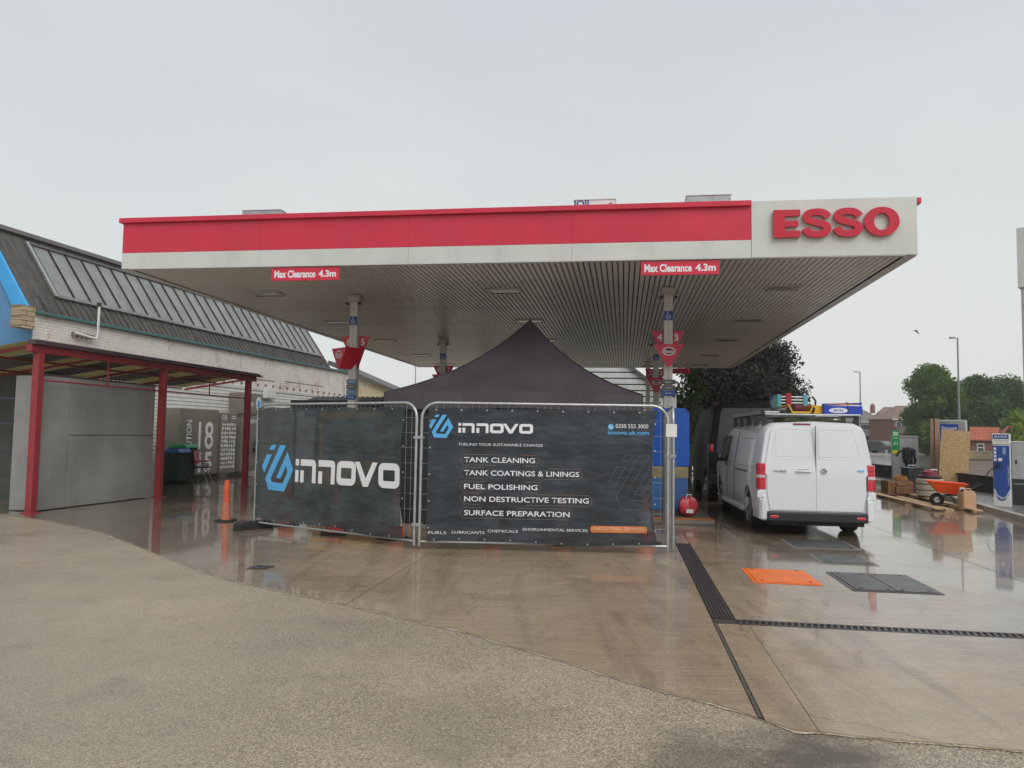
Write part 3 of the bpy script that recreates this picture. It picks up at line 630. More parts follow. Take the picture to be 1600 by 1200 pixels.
# ---- hanging pump signs
def pump_sign(label, u, v, left, right, twist=0):
    t = uthing('pump_sign', label, 'sign', u, v, 0, 0, 'red inverted triangle pump number signs')
    zt = 3.74; W2 = .335; H = .70
    def edge(z): return W2*(1-(zt-z)/H)
    # upper board, two wings either side of the column
    for s, ch in ((-1, left), (1, right)):
        w = MB().prism([(s*.086, zt), (s*W2, zt), (s*edge(zt-.33), zt-.33), (s*.086, zt-.33)], .10, .13).build('wing_board', m_red, t)
        text('number', ch, m_white2, w, (s*.160, .0985, zt-.13), h=.15, bold=.03)
    rot = Matrix.Rotation(twist, 4, 'Z'); f = thing('x', None, None); bpy.data.objects.remove(f)
    z1 = zt-.30; w1 = .30; ap = zt-.74
    fb = MB(rot); fb.prism([(-w1, z1), (w1, z1), (.03, ap), (-.03, ap)], -.36 if twist else -.20, -.13 if not twist else .10); fb = fb.build('logo_board', m_red, t)
    yy = -.362 if twist else -.202
    el = lambda a, b: [(a*math.cos(2*math.pi*i/28), z1-.14+b*math.sin(2*math.pi*i/28)) for i in range(28)]
    MB(rot).ring(el(.128, .083), el(.108, .064), yy-.002, yy-.0002).build('oval_ring', m_white2, fb, smooth=False)
    c = rot @ Vector((0, yy, z1-.143)); text('lettering', 'Esso', m_white2, fb, c, w=.17, h=.062, bold=.03, rot=rot)
    if twist:
        r2 = rot @ Matrix.Rotation(R(90), 4, 'Z'); 
    MB().box(-.05, .05, -.20 if not twist else -.05, -.112, z1-.20, z1-.08).build('bracket', m_blackmetal, t)
    return t
pump_sign('red triangular pump sign numbered 4 and 3 on the right front column', 10.17, 2.50, '4', '3')
s2 = pump_sign('red triangular pump sign numbered 2 and 1 on the far right column', 10.27, 10.70, '2', '1')
s3 = pump_sign('twisted red pump sign numbered 6 and 5 on the left front column', 3.5, 2.90, '6', '5', R(-38))
s4 = pump_sign('red pump sign peeping over the tent on the far left column', 3.66, 10.40, '8', '7')
for o, dz in ((s2, -.05), (s3, -.03), (s4, 0)): o.location.z += dz
# ---- max clearance boards
def clearance(label, u, v, back=False):
    t = uthing('clearance_sign', label, 'sign', u, v, 0, math.pi if back else 0, 'red maximum clearance boards')
    w = 1.29; b = box('board', m_red, t, -w/2, w/2, 0, .02, 4.335, 4.575, .003)
    text('lettering', 'Max Clearance', m_white2, b, (-.195, -.001, 4.455), w=.78, h=.135, bold=.034); text('lettering', '4.3m', m_white2, b, (.42, -.001, 4.455), w=.33, h=.125, bold=.034)
    for s in (-.5, .5): box('hanger', m_galv, t, s-.015, s+.015, .021, .03, 4.45, 4.59)
clearance('red Max Clearance 4.3m board hung below the left part of the fascia', 3.61, .03)
clearance('red Max Clearance 4.3m board hung below the right part of the fascia', 10.22, .03)
clearance('red clearance board at the far rear edge of the canopy seen from behind', 11.55, CD-.02, True)
# ---- boxes on the canopy roof
def roofbox(label, u0, u1, m, h, txt=None):
    t = uthing('roof_light_box', label, 'box', (u0+u1)/2, .10)
    w = (u1-u0)*1.04; b = box('casing', m, t, -w/2, w/2, 0, .45, Z1+.0, Z1+.115+h, .008); box('lid', m_edge, t, -w/2-.01, w/2+.01, -.01, .46, Z1+.117+h, Z1+.13+h)
    if txt:
        text('lettering', txt, m_bluesign, b, (-.20, -.002, Z1+.115+h-.06), w=.30, h=.12, bold=.03); 
        MB().ring(rrect(w/2-.11, w/2-.05, Z1+h+.0, Z1+h+.06, .01), rrect(w/2-.095, w/2-.065, Z1+h+.015, Z1+h+.045, .005), -.003, -.001).build('red_mark', m_letter, b)
roofbox('plain grey box on the canopy roof near its left end', 2.33, 3.05, m_steel, .09)
roofbox('pale box with blue lettering on the canopy roof', 8.45, 9.13, m_whitepl, .10, 'IOIL')
roofbox('plain grey box on the canopy roof beside the sign panel', 10.35, 11.05, m_steel, .12)

# ================================================================== FENCE + BANNERS
HP = [(.11, .487), (0, 0)]
def logo_parts():
    s = lambda pts: [((x-128)/188, (730-y)/310) for x, y in pts]
    return [s([(182, 420), (211, 420), (197, 454), (167, 454)]), s([(153, 487), (184, 487), (142, 612), (128, 572)]),
            s([(232, 422), (267, 422), (183, 645), (188, 672), (256, 676), (283, 597), (272, 556), (241, 645), (214, 642), (278, 462), (317, 582), (266, 730), (168, 724), (150, 652)])]
def word_parts():
    P = []; Rg = []
    x = 0
    P += [[(0, .72), (.2, .72), (.2, 1), (.0, 1)], [(0, 0), (.2, 0), (.2, .52), (0, .52)]]           # i
    for x in (.30, 1.30):
        P += [[(x, 0), (x+.2, 0), (x+.2, .52), (x, .52)], [(x, .72), (x+.66, .72), (x+.66, 0), (x+.86, 0), (x+.86, .82), (x+.80, .96), (x+.68, 1), (x, 1)]]
    for x in (2.26, 4.35):
        Rg.append((rrect(x, x+.98, 0, 1, .24), rrect(x+.22, x+.76, .28, .72, .04)))
    P += [[(3.18, 1), (3.42, 1), (3.74, .34), (4.06, 1), (4.30, 1), (3.86, 0), (3.62, 0)]]
    return P, Rg, 5.33
def panel(label, px, py, rz, extra_label=None):
    t = thing('mesh_barrier', label, 'barrier', (px, py, 0), rz, 'temporary steel mesh fence panels')
    Lx, z0, z1, r = 3.45, .06, 2.06, .22
    pts = [(0, 0, z0)]+[(0, 0, 1.0)]+[(r-r*math.cos(R(a)), 0, z1-r+r*math.sin(R(a))) for a in range(0, 91, 15)]+[(Lx/2, 0, z1)]+[(Lx-r+r*math.sin(R(a)), 0, z1-r+r*math.cos(R(a))) for a in range(0, 91, 15)]+[(Lx, 0, 1.0), (Lx, 0, z0)]
    MB().tube(pts, .021, 10).build('frame', m_galv, t, smooth=True)
    MB().cyl((0, 0, .12), (Lx, 0, .12), .016, n=8).build('bottom_rail', m_galv, t, smooth=True)
    b = MB()
    for k in range(1, 34): b.cyl((k*Lx/34, .012, .13), (k*Lx/34, .012, 2.04), .0022, n=4)
    for k in range(1, 9): b.cyl((.01, .016, .13+k*.215), (Lx-.01, .016, .13+k*.215), .0022, n=4)
    tag(b.build('mesh_wires', m_galv, t), kind='stuff')
    return t
def foot(label, x, y, rz):
    t = tag(MB().prism([(-.33, 0), (.33, 0), (.31, .10), (.24, .13), (-.24, .13), (-.31, .10)], -.10, .10).build('rubber_block', m_rubber, bevel=.012), label, 'block'); t.location = (x, y, .012); t.rotation_euler = (0, 0, rz); return t
FR = (-1.262, 10.71, -.0318); FL = (-4.22, 12.64, -.5825); 
panel('left steel mesh fence panel turned towards the wash bay', *FL)
panel('wide steel mesh fence panel facing the camera with the service list banner', *FR)
panel('bare steel mesh fence panel running back beside the blue pump', 2.30, 10.78, R(90)-.16)
foot('black rubber foot under the left end of the left fence panel', -4.22, 12.62, FL[2]+1.5)
# couplers and bracket plate
def coupler(label, p, q, z):
    t = thing('fence_coupler', label, 'coupler', ((p[0]+q[0])/2, (p[1]+q[1])/2, z), math.atan2(q[1]-p[1], q[0]-p[0]), 'steel fence couplers')
    d = math.dist(p, q)/2+.03
    box('clamp_plate', m_galv, t, -d, d, -.034, -.024, -.02, .02, .002); box('clamp_plate', m_galv, t, -d, d, .024, .034, -.02, .02, .002)
    MB().cyl((0, -.05, 0), (0, .05, 0), .008, n=8).build('bolt', m_galv, t)
    for s in (-1, 1): MB().cyl((s*(d-.03), 0, -.022), (s*(d-.03), 0, .022), .027, n=10).build('clamp_collar', m_galv, t)
ml = (FL[0]+3.45*math.cos(FL[2]), FL[1]+3.45*math.sin(FL[2])); mr = (FR[0], FR[1]); re = (FR[0]+3.45*math.cos(FR[2]), FR[1]+3.45*math.sin(FR[2]))
coupler('upper coupler between the left and the right front fence panels', ml, mr, 1.57)
coupler('lower coupler between the left and the right front fence panels', ml, mr, .35)
coupler('coupler joining the front fence panel to the panel running back', re, (2.30, 10.78), 1.36)
t = thing('tag_plate', 'small white plate wired to the top right corner of the fence', 'plate', (re[0], re[1], 1.72), FR[2]); box('plate', m_whitepl, t, -.03, .12, -.035, -.03, -.09, .09, .004); MB().cyl((.045, -.029, 0), (.045, .03, 0), .006, n=6).build('tie', m_galv, t)
def banner(label, org, x0, x1, z0, z1, m, amp, sag):
    t = thing('fence_banner', label, 'banner', org[:2]+(0,), org[2])
    def disp(x, y, z):
        a = amp*(math.sin(x*2.1+z*1.3)+.6*math.sin(x*4.7-z*2.1+1)+.4*math.sin(z*5.3+x))
        return (x, y+a, z)
    def f(a, c):
        x = x0+(x1-x0)*a; zb = z0+sag(a); z = zb+(z1-zb)*c+(.006*math.cos(a*math.pi*2*8)*(1 if c > .99 else 0)); 
        xx = x-(.10*math.sin(c*math.pi)*(1 if a == 1 else 0))*(1 if sag(1) else .6)
        p = disp(xx, -.045, z); return p
    MB().grid(f, 46, 26).build('cloth', m, t, smooth=True)
    e = MB()
    k = 9
    for i in range(k):
        a = (i+.3)/k
        for c in (.985,):
            p = f(a, c); e.cyl((p[0], p[1]-.001, p[2]), (p[0], p[1]-.005, p[2]), .012, n=10)
        p = f(a, .012); e.cyl((p[0], p[1]-.001, p[2]), (p[0], p[1]-.005, p[2]), .012, n=10)
    for i in range(5):
        for a in (.008, .99):
            p = f(a, .1+.2*i); e.cyl((p[0], p[1]-.001, p[2]), (p[0], p[1]-.005, p[2]), .012, n=10)
    e.build('eyelets', m_galv, t)
    return t, disp
YP = -.051
def flat(name, polys, m, parent, disp, y=YP, rings=()):
    mb = MB()
    for p in polys: mb.poly([disp(a, y, c) for a, c in p])
    for o, i in rings:
        n = len(o)
        for k in range(n): j = (k+1) % n; mb.poly([disp(q[0], y, q[1]) for q in (o[k], o[j], i[j], i[k])])
    return mb.build(name, m, parent)
def brandmark(parent, disp, x, z, h, wx, ww, wh, wz):
    lp = logo_parts(); flat('logo', [[(x+p[0]*h*1.03, z+p[1]*h) for p in q] for q in lp], m_logoblue, parent, disp)
    P, Rg, tot = word_parts(); f = lambda p: (wx+p[0]/tot*ww, wz+p[1]*wh)
    flat('wordmark', [[f(p) for p in q] for q in P], m_white2, parent, disp, rings=[([f(p) for p in o], [f(p) for p in i]) for o, i in Rg])
# left banner
bt, dp = banner('dark mesh banner with large blue emblem and white innovo wordmark', FL, .05, 3.27, .20, 2.00, m_banner2, .010, lambda a: -.04+.10*max(0, .5-a)-.03*math.sin(a*9))
brandmark(bt, dp, .20, .66, .74, 1.02, 2.16, .36, .83)
# right banner
bt, dp = banner('black banner listing five tank services with phone number', FR, .10, 3.30, .13, 1.99, m_banner, .008, lambda a: .02*math.sin(a*7))
def bp(px, py):      # photo pixel -> banner plane (local x, z)
    o = Vector((FR[0], FR[1], 0)); n = Vector((-math.sin(FR[2]), math.cos(FR[2]), 0)); d = at(px, py, 10)-Vector((0, 0, EYE))
    t = ((o+n*YP)-Vector((0, 0, EYE))).dot(n)/d.dot(n); P = Vector((0, 0, EYE))+d*t-o
    return P.dot(Vector((math.cos(FR[2]), math.sin(FR[2]), 0))), P.z
x, z = bp(670, 684); x2, z2 = bp(708, 648); w0, wz = bp(716, 676); w1, wz1 = bp(833, 660)
brandmark(bt, dp, x, z, z2-z, w0, w1-w0, .135, wz)
def btext(s, pxa, pxb, pyc, hpx, m=m_white2, bold=.0, name='lettering'):
    a, zc = bp(pxa, pyc); b_, zc2 = bp(pxb, pyc); text(name, s, m, bt, ((a+b_)/2, YP, (zc+zc2)/2), w=b_-a, h=hpx*10.65/1184, bold=bold, disp=dp)
btext('FUELING YOUR SUSTAINABLE CHANGE', 717, 848, 695, 4.0)
for s, xa, xb, yc, ob in [('TANK CLEANING', 725, 836, 719, 843), ('TANK COATINGS & LININGS', 725, 905, 740, 911), ('FUEL POLISHING', 725, 840, 761, 846), ('NON DESTRUCTIVE TESTING', 725, 920, 781, 926), ('SURFACE PREPARATION', 725, 890, 802.5, 896)]:
    btext(s, xa, xb, yc, 8.0, bold=.012)
    ax, za = bp(718, yc); bx_, zb_ = bp(ob, yc); zc = (za+zb_)/2; hh = .076
    q = [(ax, zc), (ax+.045, zc+hh), (bx_-.045, zc+hh), (bx_, zc), (bx_-.045, zc-hh), (ax+.045, zc-hh)]; k = .004
    qi = [(ax+k*1.3, zc), (ax+.046, zc+hh-k), (bx_-.046, zc+hh-k), (bx_-k*1.3, zc), (bx_-.046, zc-hh+k), (ax+.046, zc-hh+k)]
    flat('outline', [], mat('bronze_print', (.30, .19, .12), .6), bt, dp, rings=[(q, qi)])
btext('0330 555 3000', 962, 1013, 666, 6.2); btext('innovo.uk.com', 950, 1014, 676, 6.5, m_logoblue, .015)
a, c = bp(954.5, 667); flat('phone_disc', [[(a+.042*math.cos(t/12*math.pi*2), c+.042*math.sin(t/12*math.pi*2)) for t in range(12)]], m_logoblue, bt, dp)
flat('handset', [[(a-.02, c+.02), (a-.008, c+.024), (a-.004, c+.006), (a+.006, c-.004), (a+.024, c-.008), (a+.02, c-.02), (a+.004, c-.02), (a-.02, c+.004)]], m_white2, bt, dp, y=YP-.003)
btext('FUELS', 669, 697, 832.5, 4); btext('LUBRICANTS', 706, 757, 832, 4); btext('CHEMICALS', 762, 809, 830, 4); btext('ENVIRONMENTAL SERVICES', 817, 918, 828, 4)
a, c = bp(922, 826.5); b_, _ = bp(1012, 826.5); flat('orange_tab', [[(a, c), (a+.02, c+.045), (b_-.02, c+.045), (b_, c), (b_-.02, c-.045), (a+.02, c-.045)]], m_orange, bt, dp); YP -= .012; btext('INDUSTRIAL SERVICES', 928, 1006, 826.5, 4.5, mat('pale_orange_print', (.85, .55, .38), .6)); YP += .012
a, c = bp(952, 797); a1, c1 = bp(1031, 712); 
for q in logo_parts():
    Q = [Vector((a+p[0]*(a1-a)*1.08, c+p[1]*(c1-c))) for p in q]; cen = sum(Q, Vector((0, 0)))/len(Q); n = len(Q); inner = []
    area = sum(Q[i].x*Q[(i+1) % n].y-Q[(i+1) % n].x*Q[i].y for i in range(n))
    for i in range(n):
        d1 = (Q[i]-Q[i-1]).normalized(); d2 = (Q[(i+1) % n]-Q[i]).normalized(); n1 = Vector((-d1.y, d1.x)); n2 = Vector((-d2.y, d2.x)); m_ = (n1+n2); m_ = m_/max(.35, m_.dot(n1)); inner.append(Q[i]+m_*.005*(1 if area > 0 else -1))
    lim = bp(1029, 760)[0]
    ok = [(i, (i+1) % n) for i in range(n)]
    mb = MB()
    for i, j in ok:
        if max(Q[i].x, Q[j].x) < lim+.02: mb.poly([dp(p.x, YP, p.y) for p in (Q[i], Q[j], inner[j], inner[i])])
    mb.build('outline_logo', mat('outline_grey', (.10, .15, .19), .6), bt)
# grey print patches (mottled artwork on the cloth)

# ================================================================== TENT
tt = thing('pop_up_tent', 'black pop-up gazebo with pointed roof behind the fence', 'tent', (-2.28, 13.55, 0), -.10)
TW, TD, TZ, TP = 4.56, 3.0, 2.34, 3.86
cx_, cy_ = TW/2+.20, TD/2
def troof(side):
    cor = [(0, 0), (TW, 0), (TW, TD), (0, TD)]; A = cor[side]; B = cor[(side+1) % 4]
    def f(a, c):
        ex = A[0]+(B[0]-A[0])*a; ey = A[1]+(B[1]-A[1])*a
        k = c; x = ex+(cx_-ex)*k; y = ey+(cy_-ey)*k
        h = (.50*k+.50*k**2.4); mid = math.sin(a*math.pi)
        z = TZ+(TP-TZ)*h+.05*mid*(1-k)**2*math.sin(a*math.pi)-.05*mid*k*(1-k)*2; return (x, y, z+.012*math.sin(a*23+k*5)*(1-k)*k)
    return f
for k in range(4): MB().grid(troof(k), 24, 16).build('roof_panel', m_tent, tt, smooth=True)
for k in range(4):
    f = troof(k); MB().tube([Vector(f(0, c/14))+Vector((0, 0, .006)) for c in range(15)], .012, 6).build('roof_seam', m_tentw, tt, smooth=True)
def val(A, B):
    def f(a, c): x = A[0]+(B[0]-A[0])*a; y = A[1]+(B[1]-A[1])*a; o = .02*math.sin(a*19)*(1-c); return (x+(o if A[0] == B[0] else 0), y+(o if A[1] == B[1] else 0), TZ-.30*(1-c)+.05*math.sin(a*math.pi)**2)
    return f
for A, B in (((0, -.012), (TW, -.012)), ((TW+.012, 0), (TW+.012, TD)), ((0, TD+.012), (TW, TD+.012)), ((-.012, 0), (-.012, TD))): MB().grid(val(A, B), 40, 3).build('valance', m_tent, tt, smooth=True)
def wl(A, B):
    def f(a, c): x = A[0]+(B[0]-A[0])*a; y = A[1]+(B[1]-A[1])*a; o = .03*math.sin(a*31)*(1-c*.6); return (x+(o if A[0] == B[0] else 0), y+(o if A[1] == B[1] else 0), .03+(TZ-.04)*c)
    return f
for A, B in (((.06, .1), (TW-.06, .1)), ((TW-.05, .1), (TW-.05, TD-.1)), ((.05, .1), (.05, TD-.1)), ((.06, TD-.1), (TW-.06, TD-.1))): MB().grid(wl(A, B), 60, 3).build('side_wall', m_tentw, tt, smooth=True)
for x, y in ((.03, .03), (TW-.03, .03), (TW-.03, TD-.03), (.03, TD-.03)): box('leg', m_blackmetal, tt, x-.02, x+.02, y-.02, y+.02, .012, TZ)
# ================================================================== CONES
def cone(label, x, y, g='orange and white traffic cones'):
    t = thing('traffic_cone', label, 'traffic cone', (x, y, .012), random.random(), g)
    MB().prism(rrect(-.2, .2, -.2, .2, .05), 0, .035, 'z').build('base', m_rubber, t, bevel=.008)
    MB().lathe([(.15, .036), (.125, .20)], 24).build('lower_body', m_cone, t, smooth=True); MB().lathe([(.122, .20), (.078, .48)], 24).build('reflective_sleeve', m_conew, t, smooth=True)
    MB().lathe([(.078, .48), (.035, .73), (.025, .75)], 24).build('upper_body', m_cone, t, smooth=True); return t
t = thing('traffic_cone', 'slim faded orange cone standing alone beside the far red wash bay post', 'traffic cone', (X(358, 13.6), 13.6, .012))
MB().prism(rrect(-.16, .16, -.16, .16, .05), 0, .03, 'z').build('base', m_rubber, t, bevel=.008); MB().lathe([(.09, .03), (.065, .34)], 20).build('lower_body', mat('cone_faded', (.50, .16, .10), .6), t, smooth=True); MB().lathe([(.064, .341), (.05, .66), (.035, .72)], 20).build('upper_body', mat('cone_red', (.62, .09, .04), .55), t, smooth=True)
for lb, px, Y in (('cone behind the left banner near its outer end', 452, 13.2), ('cone behind the left banner below the wordmark', 527, 12.15), ('cone behind the gap between the two banners', 620, 11.7), ('cone behind the left part of the service list banner', 771, 11.5), ('cone behind the middle of the service list banner', 878, 11.45), ('cone behind the right end of the service list banner', 1008, 11.6)):
    cone('orange and white '+lb, X(px, Y), Y)
# ================================================================== YELLOW MINI DIGGER behind left banner
m_dig = mat('digger_yellow', (.60, .30, .03), .4, dirt=.1)
dg = thing('mini_digger', 'yellow cabbed mini digger half seen through the left mesh banner', 'excavator', (X(560, 16.2), 16.2, 0), -.15)
box('track', m_rubber, dg, -.75, -.45, -.9, .9, .012, .45, .1); box('track', m_rubber, dg, .45, .75, -.9, .9, .012, .45, .1)
box('undercarriage', m_blackmetal, dg, -.45, .45, -.5, .5, .2, .5); box('engine_cover', m_dig, dg, -.7, .7, -.9, -.1, .52, 1.05, .08)
cb = MB()
for x in (-.66, .62):
    for y in (-.5, .6): cb.box(x, x+.07, y, y+.07, .9, 1.9)
cb.build('cab_frame', m_dig, dg, bevel=.015); MB().prism([(-.72, 1.88), (.72, 1.88), (.68, 2.05), (-.60, 2.05)], -.6, .75).build('cab_roof', m_dig, dg, bevel=.02)
box('cab_window', m_tint, dg, -.58, .62, -.49, -.47, 1.05, 1.87); box('seat', m_black, dg, -.25, .25, -.2, .3, 1.0, 1.6, .08)
MB().prism([(.76, .8), (1.6, 1.9), (2.3, 1.5), (2.2, 1.35), (1.6, 1.65), (.95, .8)], .08, -.08, 'x').build('boom', m_dig, dg); MB().prism([(2.2, 1.5), (2.35, 1.45), (2.2, .5), (2.0, .35), (1.95, .6)], .12, -.12, 'x').build('bucket_arm', m_dig, dg)

# ================================================================== BLUE PUMP
def dispenser(label, u, v, front=True):
    t = uthing('fuel_pump', label, 'fuel pump', u, v)
    box('plinth', mat('pump_plinth', (.12, .11, .10), .5), t, -.28, .28, -.45, .45, .116, .20)
    box('lower_panel', mat('pump_lower', (.05, .16, .42), .45), t, -.25, .25, -.42, .42, .20, .82, .01)
    box('hose_band', mat('pump_tan_band', (.34, .30, .17), .5, var=.3), t, -.255, .255, -.425, .425, .822, 1.05, .006)
    up = box('upper_panel', m_bluepanel, t, -.27, .27, -.44, .44, 1.052, 2.10, .012)
    MB().prism([(-.27, 2.102), (.27, 2.102), (.20, 2.19), (-.22, 2.19)], -.44, .44).build('top_cap', m_bluepanel, t)
    for k in range(7): box('vent_slot', mat('vent_blue', (.05, .20, .60), .4), up, .02, .12, -.444, -.441, 1.30+k*.035, 1.318+k*.035)
    for k in range(2):
        s = -.12+.2*k; MB().tube([(.27, s, 1.5), (.36, s, 1.35), (.37, s, .8), (.34, s, .45), (.29, s, .6), (.275, s, 1.0)], .014, 8).build('hose', mat('hose_yellow_green' if k else 'hose_black', (.2, .28, .03) if k else (.02, .02, .02), .5), t, smooth=True)
        box('nozzle', m_black if not k else mat('nozzle_green', (.02, .22, .05), .4), t, .27, .35, s-.03, s+.03, 1.05, 1.28, .015)
    return t
for lb, u, v in (('tall blue fuel pump standing beside the fence under the right column', 10.20, 2.85), ):
    dispenser(lb, u, v).scale = (1.4, 1, 1)
dispenser('blue fuel pump farther back under the canopy by the second right column', 10.2, 11.6)
b1 = uthing('pump_island', 'raised concrete pump island with orange edge under the right front column', 'pump island', 10.25, 3.0)
box('island_body', mat('island_body', (.22, .19, .16), .5), b1, -.55, .72, -1.35, 3.2, .012, .10, .02); box('orange_edge', mat('island_orange', (.55, .17, .03), .5), b1, -.55, .72, -1.35, -1.1, .102, .115, .004)
box('island_top', mat('island_top', (.16, .15, .13), .5), b1, -.52, .69, -1.08, 3.17, .101, .114)
# red bag
b2 = thing('plastic_bag', 'crumpled red plastic bag with white print at the foot of the blue pump', 'bag', uv(10.52, 2.18, .115))
def bag(a, c): 
    t = a*2*math.pi; ph = c*math.pi; r = .18*math.sin(ph)**.7*(1+.18*math.sin(3*t+4*c)+.12*math.sin(7*t)); return (r*math.cos(t), r*math.sin(t)*.8, .19-.19*math.cos(ph)+.02*math.sin(5*t)*math.sin(ph))
MB().grid(bag, 28, 16).build('bag_body', mat('bag_red', (.62, .05, .07), .35, var=.3, scale=14), b2, smooth=True)
MB().tube([(-.05, -.1, .33), (-.04, -.12, .42), (.04, -.12, .42), (.06, -.1, .33)], .012, 6).build('bag_handle', m_conew, b2); box('white_print', m_conew, b2, -.06, .07, -.172, -.165, .08, .15)

# ================================================================== WHITE VAN
def hwz(z): return float(np.interp(z, [.25, .42, .95, 1.10, 1.50, 1.72, 1.82, 1.885, 1.915], [.90, .955, .965, .95, .885, .845, .79, .66, .0]))
def panelvan(name, label, cat, loc, rz, m, L=5.3, zs=1.0, w=1.0, group=None, rear=None):
    t = thing(name, label, cat, loc, rz, group)
    zl = [.25, .42, .70, .95, 1.10, 1.30, 1.50, 1.72, 1.82, 1.885, 1.915]
    def sect(y, top, ins=0, bot=.25):
        out = []
        for k, z in enumerate(zl):
            zz = bot+(z-.25)/(1.915-.25)*(top-bot); h = hwz(min(zz, z) if top < 1.9 else z)
            if z >= 1.82: h = min(h, hwz(z))
            out.append(((h-ins)*w if z < 1.9 else 0, y+max(0, zz-1.05)*.10*(1 if y < .5 else 0), zz*zs))
        return out
    secs = [(0, 1.885, .03), (.05, 1.915, 0), (1.0, 1.915, 0), (2.0, 1.92, 0), (3.2, 1.92, 0), (3.75, 1.88, 0), (4.1, 1.66, .0), (4.5, 1.36, .01), (4.78, 1.14, .03), (5.05, 1.05, .06), (5.22, .92, .12), (5.3, .72, .2)]
    rings = []
    for y, top, ins in secs:
        s = sect(y*L/5.3, top, ins); rings.append(s+[(-p[0], p[1], p[2]) for p in reversed(s[:-1])])
    vs = [p for r in rings for p in r]; n = len(rings[0]); fs = []
    for i in range(len(rings)-1):
        for k in range(n-1): fs.append((i*n+k, i*n+k+1, (i+1)*n+k+1, (i+1)*n+k))
        fs.append((i*n+n-1, i*n, (i+1)*n, (i+1)*n+n-1))
    fs += [tuple(range(n)), tuple((len(rings)-1)*n+k for k in range(n-1, -1, -1))]
    mb = MB(); mb.add(vs, fs); me = mb.mesh('body'); tmp = bpy.data.objects.new('tmp', me); COL.objects.link(tmp)
    wy = (.98, L-1.03); r = .345*(1.05 if zs > 1 else 1)
    cut = MB()
    for y in wy:
        for s in (-1, 1): cut.cyl((s*.62*w, y, r+.01), (s*1.2*w, y, r+.01), r+.07, n=36)
    cm = cut.mesh('cut'); co = bpy.data.objects.new('cut', cm); COL.objects.link(co)
    bo = tmp.modifiers.new('b', 'BOOLEAN'); bo.object = co; bo.operation = 'DIFFERENCE'; bo.solver = 'EXACT'
    bpy.context.view_layer.update(); dg_ = bpy.context.evaluated_depsgraph_get(); me2 = bpy.data.meshes.new_from_object(tmp.evaluated_get(dg_))
    bpy.data.objects.remove(tmp); bpy.data.objects.remove(co); me2.name = 'body'; me2.materials.clear(); me2.materials.append(m)
    body = link('body', me2, t, smooth=True)
    for y in wy:
        for s in (-1, 1):
            wh = MB().tube([(s*(.93*w), y, r), (s*(.70*w), y, r)], r, 32).build('wheel', m_rubber, t, bevel=.03)
            MB().tube([(s*(.935*w), y, r), (s*(.90*w), y, r)], r*.63, 28).build('rim', m_galv, wh, bevel=.01)
            for k in range(5):
                a = R(72*k); q = MB(); q.tube([(s*.945*w, y, r), (s*.945*w, y+r*.6*math.cos(a), r+r*.6*math.sin(a))], .03, 6); q.build('spoke', m_steel, wh)
            MB().lathe([(r+.06, -.1), (r+.06, .1)], 8).v
            box('arch_liner', m_dark, t, min(s*.60*w, s*.66*w), max(s*.60*w, s*.66*w), y-r-.05, y+r+.05, .15, r*2+.06)
    box('underbody', m_dark, t, -.8*w, .8*w, .15, L-.3, .20, .27)
    return t, body
V = Vector((5.09, 12.70, .012)); VR = -.122
vn, body = panelvan('panel_van', 'white panel van with loaded roof rack parked facing away beside the pumps', 'van', V, VR, m_van, w=.975)
def yr(z): return max(0, z-1.05)*.10+.0
m_seam = mat('panel_seam', (.10, .10, .10), .6)
